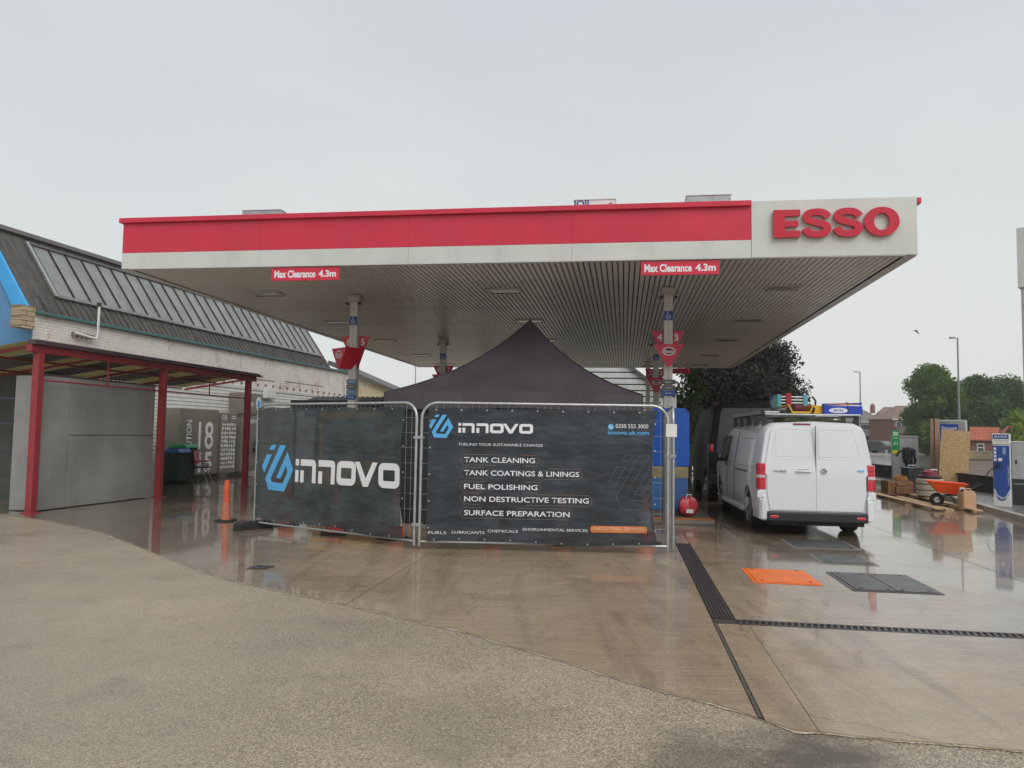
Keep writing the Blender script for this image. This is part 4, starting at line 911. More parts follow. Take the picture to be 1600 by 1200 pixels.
for s in (-1, 1):
    def fd(a, c, s=s):
        z = .425+(1.835-.425)*c; edge = hwz(z)-.125 if z > 1.0 else .79-.18*max(0, .70-z)
        if z > 1.75: edge -= (z-1.75)**1.5*2.2
        return (s*(.0015+(edge-.0015)*a), yr(z)-.002, z)
    d = MB().slab(fd, 8, 20, (0, -.018, 0)).build('rear_door', m_van, vn, smooth=True, bevel=.0025)
    # pressed outline of the blank window
    xs = lambda z: hwz(z)-.20
    path = [(.05, 1.30), (.04, 1.36), (.04, 1.70), (.07, 1.76), (.12, 1.775), (.56, 1.775), (.62, 1.75), (xs(1.6)-.02, 1.62), (xs(1.35), 1.36), (xs(1.3)-.03, 1.30), (.55, 1.285), (.10, 1.285)]
    MB().tube([(s*x, yr(z)-.019, z) for x, z in path], .0065, 6, closed=True).build('pressed_line', m_van, d, smooth=True)
    def fw(a, c, s=s):
        z = 1.315+(1.75-1.315)*c; return (s*(.065+(min(xs(z), .66)-.02-.065)*a), yr(z)-.020, z)
    MB().slab(fw, 6, 6, (0, -.004, 0)).build('blank_window', m_van, d, smooth=True, bevel=.003)
    def tl(z0, z1, s=s):
        o = [(s*.812, -.022), (s*.915, -.014), (s*.953, .03), (s*.960, .15), (s*.93, .15), (s*.812, .06)]; return MB().prism(o, z0, z1, 'z')
    l = tl(.765, 1.20).build('tail_light', m_tail, vn, bevel=.018)
    MB().prism([(s*.818, -.028), (s*.915, -.020), (s*.958, .03), (s*.965, .14), (s*.93, .14), (s*.818, .0)], .955, 1.005, 'z').build('reverse_lamp', mat('lamp_clear', (.6, .5, .5), .2), l, bevel=.006)
    MB().prism([(s*.818, -.0245), (s*.915, -.0165), (s*.956, .03), (s*.963, .14), (s*.93, .14), (s*.818, .0)], 1.095, 1.10, 'z').build('lamp_rib', m_dark, l)
    MB().prism([(s*.80, -.060), (s*.88, -.05), (s*.925, .0), (s*.930, .5), (s*.90, .5), (s*.80, .05)], .27, .60, 'z').build('bumper_corner', m_van, vn, bevel=.03)
    box('corner_trim', m_van, vn, *sorted((s*.82, s*.95)), -.012, .02, .62, .74, .01)
    box('hinge', m_van, vn, *sorted((s*.80, s*.86)), -.028, -.01, .60, .66, .008)
    box('reflector', m_tail, vn, *sorted((s*.62, s*.76)), -.092, -.08, .30, .345, .01)
    # side: door seams, handle slot, glass, mirror
    sd = lambda y, z, o=.003: (s*(hwz(z)+o), y, z)
    for yy in (2.25, 3.1, 4.15): MB().tube([sd(yy, z, 0.0) for z in (.42, .7, .95, 1.1, 1.3, 1.5, 1.72)], .006, 4).build('door_seam', m_seam, vn)
    MB().tube([sd(y, 1.02, .001) for y in (1.0, 1.3, 1.6, 2.1)], .014, 6).build('slide_rail', m_black, vn)
    def sw(a, c, s=s): y = 3.15+(4.10-3.15)*a-.22*c*a; z = 1.13+.53*c; z = min(z, 1.66-.36*max(0, (y-3.7))); return (s*(hwz(z)+.002), y, z)
    MB().slab(sw, 8, 6, (s*.006, 0, 0)).build('side_window', m_tint, vn, smooth=True)
    for ya, yb in ((.55, 1.85), (1.98, 3.0)):
        pr = [(ya, 1.12), (yb, 1.12), (yb, 1.62), (ya, 1.62)]; MB().tube([(s*(hwz(z)+.002), y, z) for y, z in pr], .007, 6, closed=True).build('pressed_line', m_van, vn)
    box('door_handle', m_van, vn, *sorted((s*.965, s*.985)), 2.95, 3.07, .985, 1.02, .006)
    mr_ = MB().prism(rrect(s*1.13-.10, s*1.13+.10, 1.02, 1.30, .05), 3.88, 4.02).build('mirror', m_black, vn, bevel=.02); box('mirror_arm', m_black, mr_, *sorted((s*.93, s*1.06)), 3.92, 3.98, 1.10, 1.18)
    box('sill', m_van, vn, *sorted((s*.90, s*.965)), 1.45, 3.80, .27, .36, .02)
box('step_bumper', m_black, vn, -.80, .80, -.085, .06, .245, .405, .02); box('lower_valance', m_dark, vn, -.76, .76, -.01, .3, .18, .248, .01)
box('door_gap', m_seam, vn, -.002, .002, -.0195, .02, .425, 1.84)
box('brake_light', mat('brake_strip', (.25, .02, .03), .3), vn, -.34, -.06, .062, .09, 1.852, 1.878, .006)
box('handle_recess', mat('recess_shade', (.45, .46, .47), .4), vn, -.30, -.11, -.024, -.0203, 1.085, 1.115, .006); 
MB().tube([(-.33, -.024, 1.075), (-.30, -.045, 1.078), (-.13, -.045, 1.078), (-.08, -.024, 1.075)], .014, 8).build('door_handle', m_van, vn, smooth=True)
text('lettering', 'VIVARO', mat('badge_chrome', (.30, .31, .32), .25, metal=.8), vn, (-.585, -.028, 1.075), w=.215, h=.036, bold=.015, ext=.003); text('lettering', 'ELECTRIC', mat('badge_grey', (.4, .4, .4), .4), vn, (-.52, -.028, 1.04), w=.10, h=.012)
bd = thing('x', None, None); bpy.data.objects.remove(bd)
bdg = MB().ring([(.125+.046*math.cos(R(a)), 1.085+.046*math.sin(R(a))) for a in range(0, 360, 15)], [(.125+.036*math.cos(R(a)), 1.085+.036*math.sin(R(a))) for a in range(0, 360, 15)], -.036, -.02).build('round_badge', MC['badge_chrome'], vn)
MB().tube([(.165, -.032, 1.10), (.12, -.032, 1.105), (.145, -.032, 1.085), (.105, -.032, 1.065), (.085, -.032, 1.07)], .007, 6).build('griffin_emblem', MC['badge_chrome'], bdg)
stk = box('sticker', m_logoblue, vn, .66, .755, -.027, -.0205, 1.085, 1.112); text('lettering', 'innovo', m_white2, stk, (.707, -.0275, 1.098), w=.075, h=.012)
# roof rack (fixed to the van)
m_rack = mat('rack_black', (.03, .03, .03), .45); m_rackbar = mat('rack_grey', (.12, .12, .12), .4, metal=.5)
for k in range(5):
    y = .35+k*.72; MB().box(-.80, .80, y-.02, y+.02, 1.985, 2.01).build('rack_bar', m_rackbar, vn)
    for s in (-1, 1): MB().prism([(s*.80, 2.01), (s*.74, 2.01), (s*.70, 1.87), (s*.80, 1.83)], y-.03, y+.03).build('rack_foot', m_rack, vn)
for s in (-1, 1): MB().cyl((s*.76, .2, 2.025), (s*.76, 3.4, 2.025), .014, n=8).build('rack_rail', m_rack, vn)
MB().cyl((-.78, .18, 2.03), (.78, .18, 2.03), .016, n=12).build('rear_roller', m_galv, vn)
def onvan(x, y, z): return Matrix.Translation(V) @ Matrix.Rotation(VR, 4, 'Z') @ Vector((x, y, z-.012))
def vthing(name, label, cat, x, y, z, rz=0): return thing(name, label, cat, onvan(x, y, z), VR+rz)
# cargo on the rack
t = vthing('ladder', 'aluminium ladder with black end caps lying along the left of the van roof rack', 'ladder', -.62, .3, 2.045)
for s in (-.17, .17): box('stile', m_rackbar, t, s-.02, s+.02, 0, 3.1, 0, .075, .005); box('end_cap', m_black, t, s-.026, s+.026, -.03, .04, -.005, .082, .004)
for k in range(11): MB().cyl((-.15, .15+k*.28, .04), (.15, .15+k*.28, .04), .014, n=8).build('rung', m_galv, t)
t = vthing('roof_tube', 'long white storage tube lying on the van roof rack', 'tube', -.33, .35, 2.06)
MB().cyl((0, 0, .06), (0, 2.6, .06), .055, n=20).build('tube_body', m_whitepl, t, smooth=True); MB().cyl((0, -.02, .06), (0, .03, .06), .062, n=20).build('tube_cap', m_black, t, smooth=True)
t = vthing('ladder_bundle', 'telescopic ladder stack with pale blue ends and red strap on the rack', 'ladder', -.13, 1.1, 2.20)
mb_c = mat('aqua_plastic', (.10, .42, .50), .4)
for k in range(4): 
    z = .02+k*.055; MB().cyl((-.24, 0, z), (.26, 0, z), .017, n=10).build('rung', m_galv, t)
for s in (-.22, .24): box('end_bracket', mb_c, t, s-.035, s+.04, -.04, .6, -.02, .23, .012)
box('red_strap', mat('strap_red', (.5, .02, .04), .5), t, -.09, .0, -.045, .55, -.03, .25, .008); box('ratchet', m_black, t, -.13, .02, -.06, .0, -.10, -.03, .008)
for s in (-.31, .36): MB().tube([(s, 0, -.06), (s+(.06 if s > 0 else -.06), 0, .02), (s+(.07 if s > 0 else -.07), 0, .12), (s+(.01 if s > 0 else -.01), 0, .2)], .018, 8).build('hook', m_black, t, smooth=True)
box('support_block', m_rack, t, -.2, .25, .1, .7, -.12, -.025)
t = vthing('step_frame', 'yellow trapezoid hop-up frame lying on the van roof rack', 'hop-up', -.17, .25, 2.06)
m_yel = mat('yellow_paint', (.75, .42, .02), .4)
MB().tube([(-.20, 0, .14), (-.14, 0, .02), (.15, 0, .02), (.20, 0, .14)], .018, 8).build('front_hoop', m_yel, t, smooth=True); MB().tube([(-.20, .9, .14), (-.14, .9, .02), (.15, .9, .02), (.20, .9, .14)], .018, 8).build('rear_hoop', m_yel, t, smooth=True)
for x, z in ((-.14, .02), (.15, .02), (-.2, .14), (.2, .14)): MB().cyl((x, 0, z), (x, .9, z), .014, n=8).build('frame_rail', m_yel, t)
box('tool_bag', mat('maroon_bag', (.13, .01, .02), .6), t, -.10, .11, .08, .6, .05, .15, .03)
t = vthing('level_case', 'yellow slotted spirit level case standing beside the blue board', 'case', .08, .3, 2.045)
box('case_body', m_yel, t, -.02, .12, 0, 1.2, 0, .16, .01); MB().cyl((-.04, .0, .09), (-.04, .04, .09), .045, n=14).build('reel', m_dark, t)
t = vthing('blue_roof_board', 'long blue wrapped board with white oval print on the rack', 'board', .47, .22, 2.045, R(0))
m_bb = mat('board_blue', (.015, .06, .42), .35)
bb_ = box('board_body', m_bb, t, -.27, .36, 0, .10, 0, .155, .006); MB().prism([(-.27, .157), (.35, .175), (.35, .21), (-.27, .19)], .0, .12).build('upper_board', m_bb, t)
text('lettering', 'BOSS', m_bb, bb_, (-.03, -.0045, .075), w=.15, h=.035, bold=.02); 
MB().prism([(-.03+.16*math.cos(R(a)), .075+.045*math.sin(R(a))) for a in range(0, 360, 15)], -.003, -.0005).build('white_oval', m_white2, bb_); MB().tube([(.12, -.006, -.02), (.12, -.006, .215), (.12, .13, .215)], .006, 5).build('tie_strap', m_black, t)
MB().prism([(-.26, .16), (-.1, .18), (.1, .165), (.3, .19), (.1, .19), (-.1, .195)], -.003, -.001).build('orange_stripe', m_orange, bb_)
t = vthing('folded_tarp', 'folded green and yellow tarpaulin under the roof load', 'tarpaulin', .0, .5, 1.925)
def tp(a, c): return (-.38+1.0*a, .9*c, .045+.02*math.sin(a*13)*math.sin(c*7+1))
MB().slab(tp, 26, 14, (0, 0, -.05)).build('tarp_body', mat('tarp_green', (.13, .17, .06), .7, var=.5, scale=6), t, smooth=True)

# ================================================================== DARK VAN
DV = Vector((5.93, 18.75, .012)); DR = -.155
dv, db = panelvan('dark_van', 'tall dark panel van parked in front of the white van with a red tail light', 'van', DV, DR, m_vandark, L=5.9, zs=1.31, w=1.05)
for s in (-1, 1):
    def fd(a, c, s=s):
        z = .75+(2.35-.75)*c; q = hwz(z/1.31)*1.05-.16; return (s*(.006+(q-.006)*a), max(0, z/1.31-1.05)*.10-.003, z)
    d = MB().slab(fd, 6, 12, (0, -.02, 0)).build('rear_door', m_vangrey, dv, smooth=True, bevel=.006)
    def fw(a, c, s=s):
        z = 1.55+(2.22-1.55)*c; q = hwz(z/1.31)*1.05-.25; return (s*(.07+(q-.07)*a), max(0, z/1.31-1.05)*.10-.024, z)
    MB().slab(fw, 5, 5, (0, -.004, 0)).build('door_window', m_vangrey, d, smooth=True)
    l = MB().prism([(s*.90, -.03), (s*1.0, -.02), (s*1.03, .04), (s*1.03, .12), (s*.90, .05)], .98, 1.45, 'z').build('tail_light', m_tail, dv, bevel=.012); box('lamp_band', m_conew, l, *sorted((s*.905, s*1.0)), -.038, -.02, 1.17, 1.23)
box('bumper', m_black, dv, -.98, .98, -.12, .1, .45, .70, .03)

# ================================================================== LEFT BUILDING
BA = Vector((-11.9, 19.1, 0)); BR = math.atan2(.978, .21)
bd = thing('garage_building', 'long white painted building with steep rooflight slope on the left', 'building', BA, BR)
def bx(px, off=0):   # distance along the facade of the point seen at column px
    k = (px-800)/1184; c, s = math.cos(BR), math.sin(BR); ax, ay = BA.x-off*-s*-1, BA.y
    ax = BA.x+off*math.sin(BR); ay = BA.y-off*math.cos(BR); return (k*ay-ax)/(c-k*s)
EH = 4.5; BL = 16.5
box('brick_wall', m_whitebrick, bd, -.35, 18.9, 0, .3, 3.12, EH-.02); box('lower_wall', m_whitebrick, bd, 0, 18.9, .02, .3, 0, 3.118)
for k in range(26):
    MB().prism([(-.012, k*.12), (-.032, k*.12+.004), (-.018, k*.12+.112), (-.012, k*.12+.116)], 2.0, 18.85, 'x').build('cladding_board', mat('white_cladding', (.66, .66, .62), .5, dirt=.12), bd)
box('coping_band', m_white, bd, 2.0, 18.9, -.05, -.002, 3.125, 3.22); 
for k in range(22): box('rafter_end', mat('rusty_bracket', (.18, .15, .12), .8), bd, 6.2+k*.56, 6.26+k*.56, -.05, -.003, 3.30, 3.40)
for x, w, z0, z1 in ((3.9, .35, 3.5, 3.53), (5.6, 2.2, 3.75, 3.77), (9.0, 2.4, 3.55, 3.575), (12.2, 3.5, 3.62, 3.64)): box('ledge_crack', mat('rusty_bracket', (0,)*3), bd, x, x+w, -.012, -.001, z0, z1)
# roof slope
RO, RH = 1.55, 2.25          # run, rise
MB().add([(-.35, .0, EH), (BL, .0, EH), (BL+.0, RO, EH+RH), (-.35, RO, EH+RH), (-.35, RO+.05, EH+RH), (BL, RO+.05, EH+RH), (BL, .3, EH-.01), (-.35, .3, EH-.01)], [(0, 1, 2, 3), (3, 2, 5, 4), (4, 5, 6, 7), (1, 6, 5, 2), (0, 3, 4, 7), (0, 7, 6, 1)]).build('roof_slope', m_shingle, bd)
sl_ = math.hypot(RO, RH); nx = Vector((0, -RH, RO)).normalized()
def rs(x, t, o=0): return Vector((x, RO*t, EH+RH*t))+nx*o
MB().add([rs(-.37, .97, .10), rs(BL+.02, .97, .10), rs(BL+.02, 1.03, .10), rs(-.37, 1.03, .10), rs(-.37, .97, -.02), rs(BL+.02, .97, -.02), rs(BL+.02, 1.03, -.02), rs(-.37, 1.03, -.02)], [(0, 1, 2, 3), (7, 6, 5, 4), (0, 4, 5, 1), (2, 6, 7, 3), (1, 5, 6, 2), (0, 3, 7, 4)]).build('ridge_roll', m_slate, bd)
def plank(x0, x1, t0, t1, o0, o1): 
    v = [rs(x, t, o) for x in (x0, x1) for t in (t0, t1) for o in (o0, o1)]; return MB().add(v, [(0, 1, 3, 2), (4, 6, 7, 5), (0, 4, 5, 1), (2, 3, 7, 6), (0, 2, 6, 4), (1, 5, 7, 3)])
g0, g1, gt0, gt1 = .75, 16.1, .26, .87; npn = 26
for k in range(npn):
    a = g0+(g1-g0)*k/npn; c = g0+(g1-g0)*(k+1)/npn
    plank(a+.022, c-.022, gt0, gt1, .03, .05).build('glass_pane', m_pane, bd)
    plank(a-.02, a+.02, gt0-.01, gt1+.01, .02, .085).build('glazing_bar', m_dark, bd)
plank(g0-.13, g0-.022, gt0-.03, gt1+.03, .02, .09).build('rooflight_edge', m_steel, bd); plank(g0-.03, g1, gt1, gt1+.02, .02, .10).build('rooflight_head', m_slate, bd)
plank(g0-.03, g1, gt0-.04, gt0, .02, .09).build('rooflight_sill', mat('lead_flashing', (.20, .19, .18), .6, var=.4, scale=9), bd)
# vertical battens of the lower strip
for k in range(66): plank(.1+k*.25, .1+k*.25+.05, .02, gt0-.05, .0, .035).build('batten', m_shingle, bd)
box('gutter', m_teal, bd, -.30, 18.9, -.12, -.002, EH-.06, EH+.02, .01)
# blue gable end and barge board
MB().prism([(-.02, 0), (-.02, EH-.03), (RO, EH+RH-.12), (6, EH+RH-.12), (6, 0)], -.41, -.352, 'x').build('gable_wall', m_blue_wall, bd)
MB().prism([(-.10, EH-.12), (RO-.07, EH+RH-.02), (RO+.25, EH+RH-.02), (.34, EH-.12)], -.49, -.412, 'x').build('barge_board', m_bluebarge, bd)
for i in range(9):
    for j in range(3): box('pier_brick', m_tanbrick, bd, -.90+j*.14+(.012 if i % 2 else 0), -.90+j*.14+.134+(.012 if i % 2 else 0), -.20, .10, 4.02+i*.062, 4.02+i*.062+.060, .003)
# flue pipe
t = thing('flue_pipe', 'white flue pipe with black cowl bent out of the brick wall', 'pipe', BA+Vector((math.cos(BR), math.sin(BR), 0))*1.65, BR)
MB().tube([(-.75, -.10, 4.12), (-.05, -.16, 4.05), (0, -.17, 4.08), (0, -.17, 4.95)], .035, 10).build('pipe_body', m_whitepl, t, smooth=True); MB().cyl((0, -.17, 4.95), (0, -.17, 5.05), .055, n=12).build('cowl', m_black, t)
for k in range(5): box('wall_clip', mat('rusty_bracket', (0,)*3), t, -.75+k*.16, -.71+k*.16, -.12, 0, 4.02, 4.15)
# small meter box
t = thing('meter_box', 'small white meter box high on the clad wall', 'box', BA+Vector((math.cos(BR), math.sin(BR), 0))*bx(416), BR); box('case', m_whitepl, t, -.35, .35, -.22, -.055, 2.85, 3.28, .01); box('case_door', m_whitepl, t, -.31, .31, -.235, -.222, 2.89, 3.24, .006)

# ---- wash machines in front of the wall
def wthing(name, label, cat, s, off, z=0, rz=0, group=None):
    return thing(name, label, cat, BA+Vector((math.cos(BR), math.sin(BR), 0))*s+Vector((math.sin(BR), -math.cos(BR), 0))*off+Vector((0, 0, z)), BR+rz, group)
s0 = bx(283, .65); s1 = bx(344, .65)
t = wthing('wash_machine', 'grey jet wash cabinet with vertical REVOLUTION and large 18 over 15', 'wash cabinet', (s0+s1)/2, .05)
w = (s1-s0); b_ = box('cabinet', m_machine, t, -w/2, w/2, -.6, 0, .14, 2.28, .03); box('plinth', m_dark, t, -w/2+.03, w/2-.03, -.57, -.02, .012, .138)
text('lettering', 'REVOLUTION', m_white2, b_, (-w*.27, -.602, 1.08), w=1.65, h=.27, bold=.01, rot=Matrix.Rotation(R(-90), 4, 'Y')); text('lettering', '18', m_white2, b_, (w*.16, -.602, 1.42), w=.80, h=.90, bold=.01); text('lettering', '15', m_white2, b_, (w*.16, -.602, .55), w=.76, h=.66, bold=.03)
s2_ = bx(347, .6); s3_ = bx(372, .6); w = s3_-s2_
t = wthing('patterned_machine', 'grey cabinet covered in white tool silhouettes with 18 15 at its top', 'wash cabinet', (s2_+s3_)/2, .05)
b_ = box('cabinet', m_machine, t, -w/2, w/2, -.55, 0, .12, 2.20, .02); text('lettering', '18', m_white2, b_, (-w*.28, -.552, 2.03), w=.26, h=.2); text('lettering', '15', m_signgrey, b_, (-w*.02, -.552, 2.03), w=.2, h=.2)
box('bar_mark', m_white2, b_, w*.14, w*.42, -.554, -.551, 2.06, 2.09); box('bar_mark', m_white2, b_, w*.14, w*.42, -.554, -.551, 1.99, 2.02)
q = MB(); rr = random.Random(3)
for i in range(6):
    for j in range(11):
        x = -w*.44+i*w*.148; z = .30+j*.145; a = rr.random(); ww = .10+.05*rr.random(); hh = .07+.05*rr.random()
        if a < .35: q.prism([(x, z), (x+ww, z), (x+ww, z+hh*.5), (x+ww*.6, z+hh*.5), (x+ww*.6, z+hh), (x, z+hh)], -.554, -.551)
        elif a < .6: q.prism([(x+ww*.5+ww*.4*math.cos(R(k)), z+hh*.5+hh*.5*math.sin(R(k))) for k in range(0, 360, 45)], -.554, -.551)
        elif a < .85: q.prism([(x+ww*.3, z), (x+ww*.6, z), (x+ww*.5, z+hh*1.1), (x+ww*.25, z+hh*1.1)], -.554, -.551); q.prism([(x+ww*.7, z+.01), (x+ww, z+.01), (x+ww, z+hh*.8), (x+ww*.7, z+hh*.8)], -.554, -.551)
        else: q.prism([(x, z), (x+ww, z+.01), (x+ww*.8, z+hh), (x+.02, z+hh*.8)], -.554, -.551)
q.build('tool_print', m_white2, b_)
s4_ = bx(381, .6); s5_ = bx(409, .6); w = s5_-s4_
t = wthing('sign_machine', 'tall grey vacuum cabinet with white emblem box and lettering strip', 'vacuum cabinet', (s4_+s5_)/2, .05)
b_ = box('cabinet', m_machine, t, -w/2, w/2, -.55, 0, .12, 2.05, .02); h_ = box('head_box', m_machine, t, -w/2-.03, w/2+.03, -.58, 0, 2.2, 2.95, .01); box('neck', m_steel, t, -w/2+.04, w/2-.04, -.5, -.05, 2.05, 2.2)
text('lettering', 'FREE SERVICE', m_white2, b_, (0, -.552, 1.93), w=w*.9, h=.15, bold=.01); text('lettering', 'money', m_white2, h_, (-w*.22, -.583, 2.52), w=w*.5, h=.2)
el = lambda cx, cz, a, b: [(cx+a*math.cos(R(k)), cz+b*math.sin(R(k))) for k in range(0, 360, 18)]
MB().prism(el(w*.30, 2.57, w*.15, .27), -.584, -.5805).build('white_oval', m_white2, h_); MB().prism(el(w*.30, 2.57, w*.09, .15), -.587, -.5845).build('blue_emblem', m_logoblue, h_)
MB().tube([(w*.1, -.56, 1.1), (w*.22, -.62, 1.25), (w*.34, -.6, 1.0), (w*.2, -.62, .8), (w*.05, -.6, .95)], .04, 8).build('hose_coil', m_black, t, smooth=True)
# bins + chair
def bin_(label, px, off, m, z1=1.05, w=.55):
    t = wthing('wheelie_bin', label, 'bin', bx(px, off), off, .012)
    MB().add([(-w/2+.06, -.24, .08), (w/2-.06, -.24, .08), (w/2-.06, .24, .08), (-w/2+.06, .24, .08), (-w/2, -.3, z1-.09), (w/2, -.3, z1-.09), (w/2, .3, z1-.09), (-w/2, .3, z1-.09)], [(0, 3, 2, 1), (4, 5, 6, 7), (0, 1, 5, 4), (1, 2, 6, 5), (2, 3, 7, 6), (3, 0, 4, 7)]).build('bin_body', mat('bin_dark_green', (.02, .05, .03), .5), t, bevel=.02)
    MB().prism([(-.33, z1-.085), (.30, z1-.085), (.27, z1), (-.25, z1+.03)], -w/2-.02, w/2+.02, 'x').build('lid', m, t, bevel=.015); MB().cyl((-w/2, .22, .07), (w/2, .22, .07), .09, n=14).build('wheel', m_rubber, t)
bin_('dark wheelie bin with a bright green lid beside the wash cabinet', 290, .95, mat('lid_green', (.01, .28, .10), .4), 1.12, .6)
bin_('dark wheelie bin with a blue lid next to the middle red post', 279, 1.25, mat('lid_blue', (.02, .13, .42), .4), 1.0, .55)
t = wthing('folding_chair', 'red and black folding chair in front of the 15 on the wash cabinet', 'chair', bx(322, 1.5), 1.5, .012, .3)
m_rc = mat('chair_red', (.45, .02, .04), .5); box('seat', m_black, t, -.24, .24, -.22, .22, .43, .47, .015); MB().prism([(.20, .55), (.26, .95), (.23, .95), (.17, .55)], -.24, .24, 'x').build('backrest', m_rc, t, bevel=.01)
for s in (-.23, .23): MB().tube([(s, -.22, 0), (s, .22, .9)], .012, 6).build('leg', m_galv, t); MB().tube([(s, .24, 0), (s, -.2, .45)], .012, 6).build('leg', m_galv, t); box('armrest', m_rc, t, s-.02, s+.02, -.2, .2, .62, .65, .008)

# ================================================================== WASH BAY
P1 = Vector((-8.98, 14.32, 0)); P3 = Vector((-7.58, 21.75, 0)); BD = (P3-P1).normalized(); WR = math.atan2(BD.y, BD.x); WL = (P3-P1).length
wb = thing('wash_bay', 'red steel car wash shelter with corrugated roof on the left', 'shelter', P1, WR)      # local x along the posts, -y toward the forecourt
for k, s in enumerate((0, 3.72, WL)):
    box('post', m_baysteel, wb, s-.07, s+.07, -.07, .07, .012, 3.03, .008); box('base_plate', m_baysteel, wb, s-.12, s+.12, -.12, .12, .0125, .03)
box('eaves_beam', m_baysteel, wb, -.25, WL+.35, -.06, .06, 3.03, 3.17, .008)
MB().prism([(-.25, 3.175), (WL+.62, 3.175), (WL+.3, 3.26), (-.25, 3.26)], -.14, .02).build('gutter', m_gutter, wb)
for a, c in ((0, 3.72), (3.72, WL)):
    MB().cyl((a, 0, 2.52), (c, 0, 2.52), .018, n=6).build('tie_rail', m_baysteel, wb); MB().cyl(((a+c)/2, 0, 2.52), ((a+c)/2, 0, 3.03), .018, n=6).build('hanger', m_baysteel, wb)
def ydeep(x): return 3.6 if x < 4.3 else 2.35
for k in range(5):
    x = -.1+k*2.04; d = ydeep(x); MB().add([(x+q, y, 3.13-.15*y+dz) for q in (-.025, .025) for y in (.065, d) for dz in (0, .055)], [(0, 1, 3, 2), (4, 6, 7, 5), (0, 4, 5, 1), (2, 3, 7, 6), (0, 2, 6, 4), (1, 5, 7, 3)]).build('rafter', m_baysteel, wb)
for y in (1.2, 2.3, 3.55): box('purlin', m_baysteel, wb, -.2, 4.3 if y > 2.3 else WL+.25, y-.025, y+.025, 3.145-.15*y, 3.185-.15*y)
m_corr = mat('grey_corrugated', (.16, .15, .145), .6)
def corr(x0, x1, d, m, zoff=0):
    nn = int((x1-x0)/.038); 
    def f(a, c): x = x0+(x1-x0)*a; return (x, .02+(d-.02)*c, 3.215+.012*math.sin(x*2*math.pi/.15)-.15*c*d)
    return MB().slab(f, nn, 1, (0, 0, .004)).build('roof_sheet', m, wb, smooth=True)
x = -.28; k = 0
while x < WL+.3:
    w = .95; e_ = min(x+w, WL+.35); corr(x+.004, e_-.004, ydeep(x+.5), m_yellow_sheet if k % 2 == 0 else m_corr); x = e_; k += 1
# grey equipment enclosure inside the bay
enc = thing('panelled_enclosure', 'tall grey sheet-panelled enclosure between the first two red posts', 'enclosure', P1, WR)
box('end_panel', mat('grey_end_panel', (.27, .265, .26), .45), enc, .28, .30, .14, .74, .03, 2.62)
box('side_panel', m_grey, enc, .305, .98, .125, .15, .03, 2.62, .003)
box('side_panel', m_grey, enc, .99, 3.60, .125, .15, .03, 1.46, .003); box('side_panel', m_grey, enc, .99, 3.60, .125, .15, 1.475, 2.62, .003)
box('panel_seam', m_dark, enc, .979, .989, .13, .14, .03, 2.62); box('top_rail', m_gutter, enc, .28, 3.6, .12, .16, 2.622, 2.66)
box('back_panel', m_grey, enc, .31, 3.6, .72, .74, .03, 2.6); box('far_panel', m_grey, enc, 3.602, 3.62, .125, .74, .03, 2.62)
bw = thing('bay_back_wall', 'dark green-grey inner wall of the wash bay at the left edge', 'wall', P1+Vector((-4.4, 2.4, 0)), 0)
for k in range(5): box('wall_board', mat('bay_inner', (.085, .09, .075), .6, var=.25, dirt=.2), bw, -3, 3.2, 0, .05, .012+k*.56, .012+k*.56+.55)

# ================================================================== LEFT BACKGROUND
t = thing('lean_to_shelter', 'low black corrugated lean-to roof beside the white clad wall', 'shelter', (X(530, 27), 27, 0), -.15)
m_lean = mat('black_lean_to', (.022, .022, .026), .6)
def lf(a, c): x = -1.85+3.6*a; return (x, 2.2*c, 2.52+.03*math.sin(x*2*math.pi/.2)+.42*c)
MB().slab(lf, 100, 1, (0, 0, .012)).build('roof_sheet', m_lean, t, smooth=True); box('fascia', m_lean, t, -1.85, 1.75, -.04, -.005, 2.32, 2.72); box('back_wall', mat('lean_wall', (.08, .09, .1), .7), t, -1.8, 1.7, 2.1, 2.15, 0, 2.9)
for s in (-1.7, 0, 1.65): box('post', m_lean, t, s-.05, s+.05, .02, .12, 0, 2.5)
for k in range(3): box('hanging_board', mat('cream_board', (.55, .5, .4), .6), t, .1+k*.62, .1+k*.62+.5, .0, .04, 2.1, 2.3)
box('blue_strip', m_bluesign, t, -1.3, .0, -.06, -.045, 2.12, 2.30)
t = thing('cream_outbuilding', 'cream rendered outbuilding with dark sloping roof behind the left column', 'building', (X(586, 40), 40, 0), -.15)
zt_ = Z(586, 40, 590); 
MB().prism([(-2.2, 0), (-2.2, 5.0), (.9, 3.8), (.9, 0)], 0, 3).build('wall', m_cream, t)
MB().prism([(-2.6, 5.35), (1.35, 3.72), (1.30, 3.60), (-2.6, 5.12)], -.3, 3.2).build('roof', m_slate, t); box('fascia_board', m_white, t, -2.0, -.1, -.02, -.005, 4.1, 4.16)
t = thing('antenna_mast', 'thin distant antenna mast seen between canopy and tent', 'mast', (X(647, 60), 60, 0))
MB().cyl((0, 0, 0), (0, 0, Z(568, 60, 647)), .05, n=6).build('mast_pole', m_steel, t); MB().cyl((-.2, 0, Z(572, 60, 647)), (.2, 0, Z(572, 60, 647)), .02, n=5).build('cross_arm', m_steel, t)
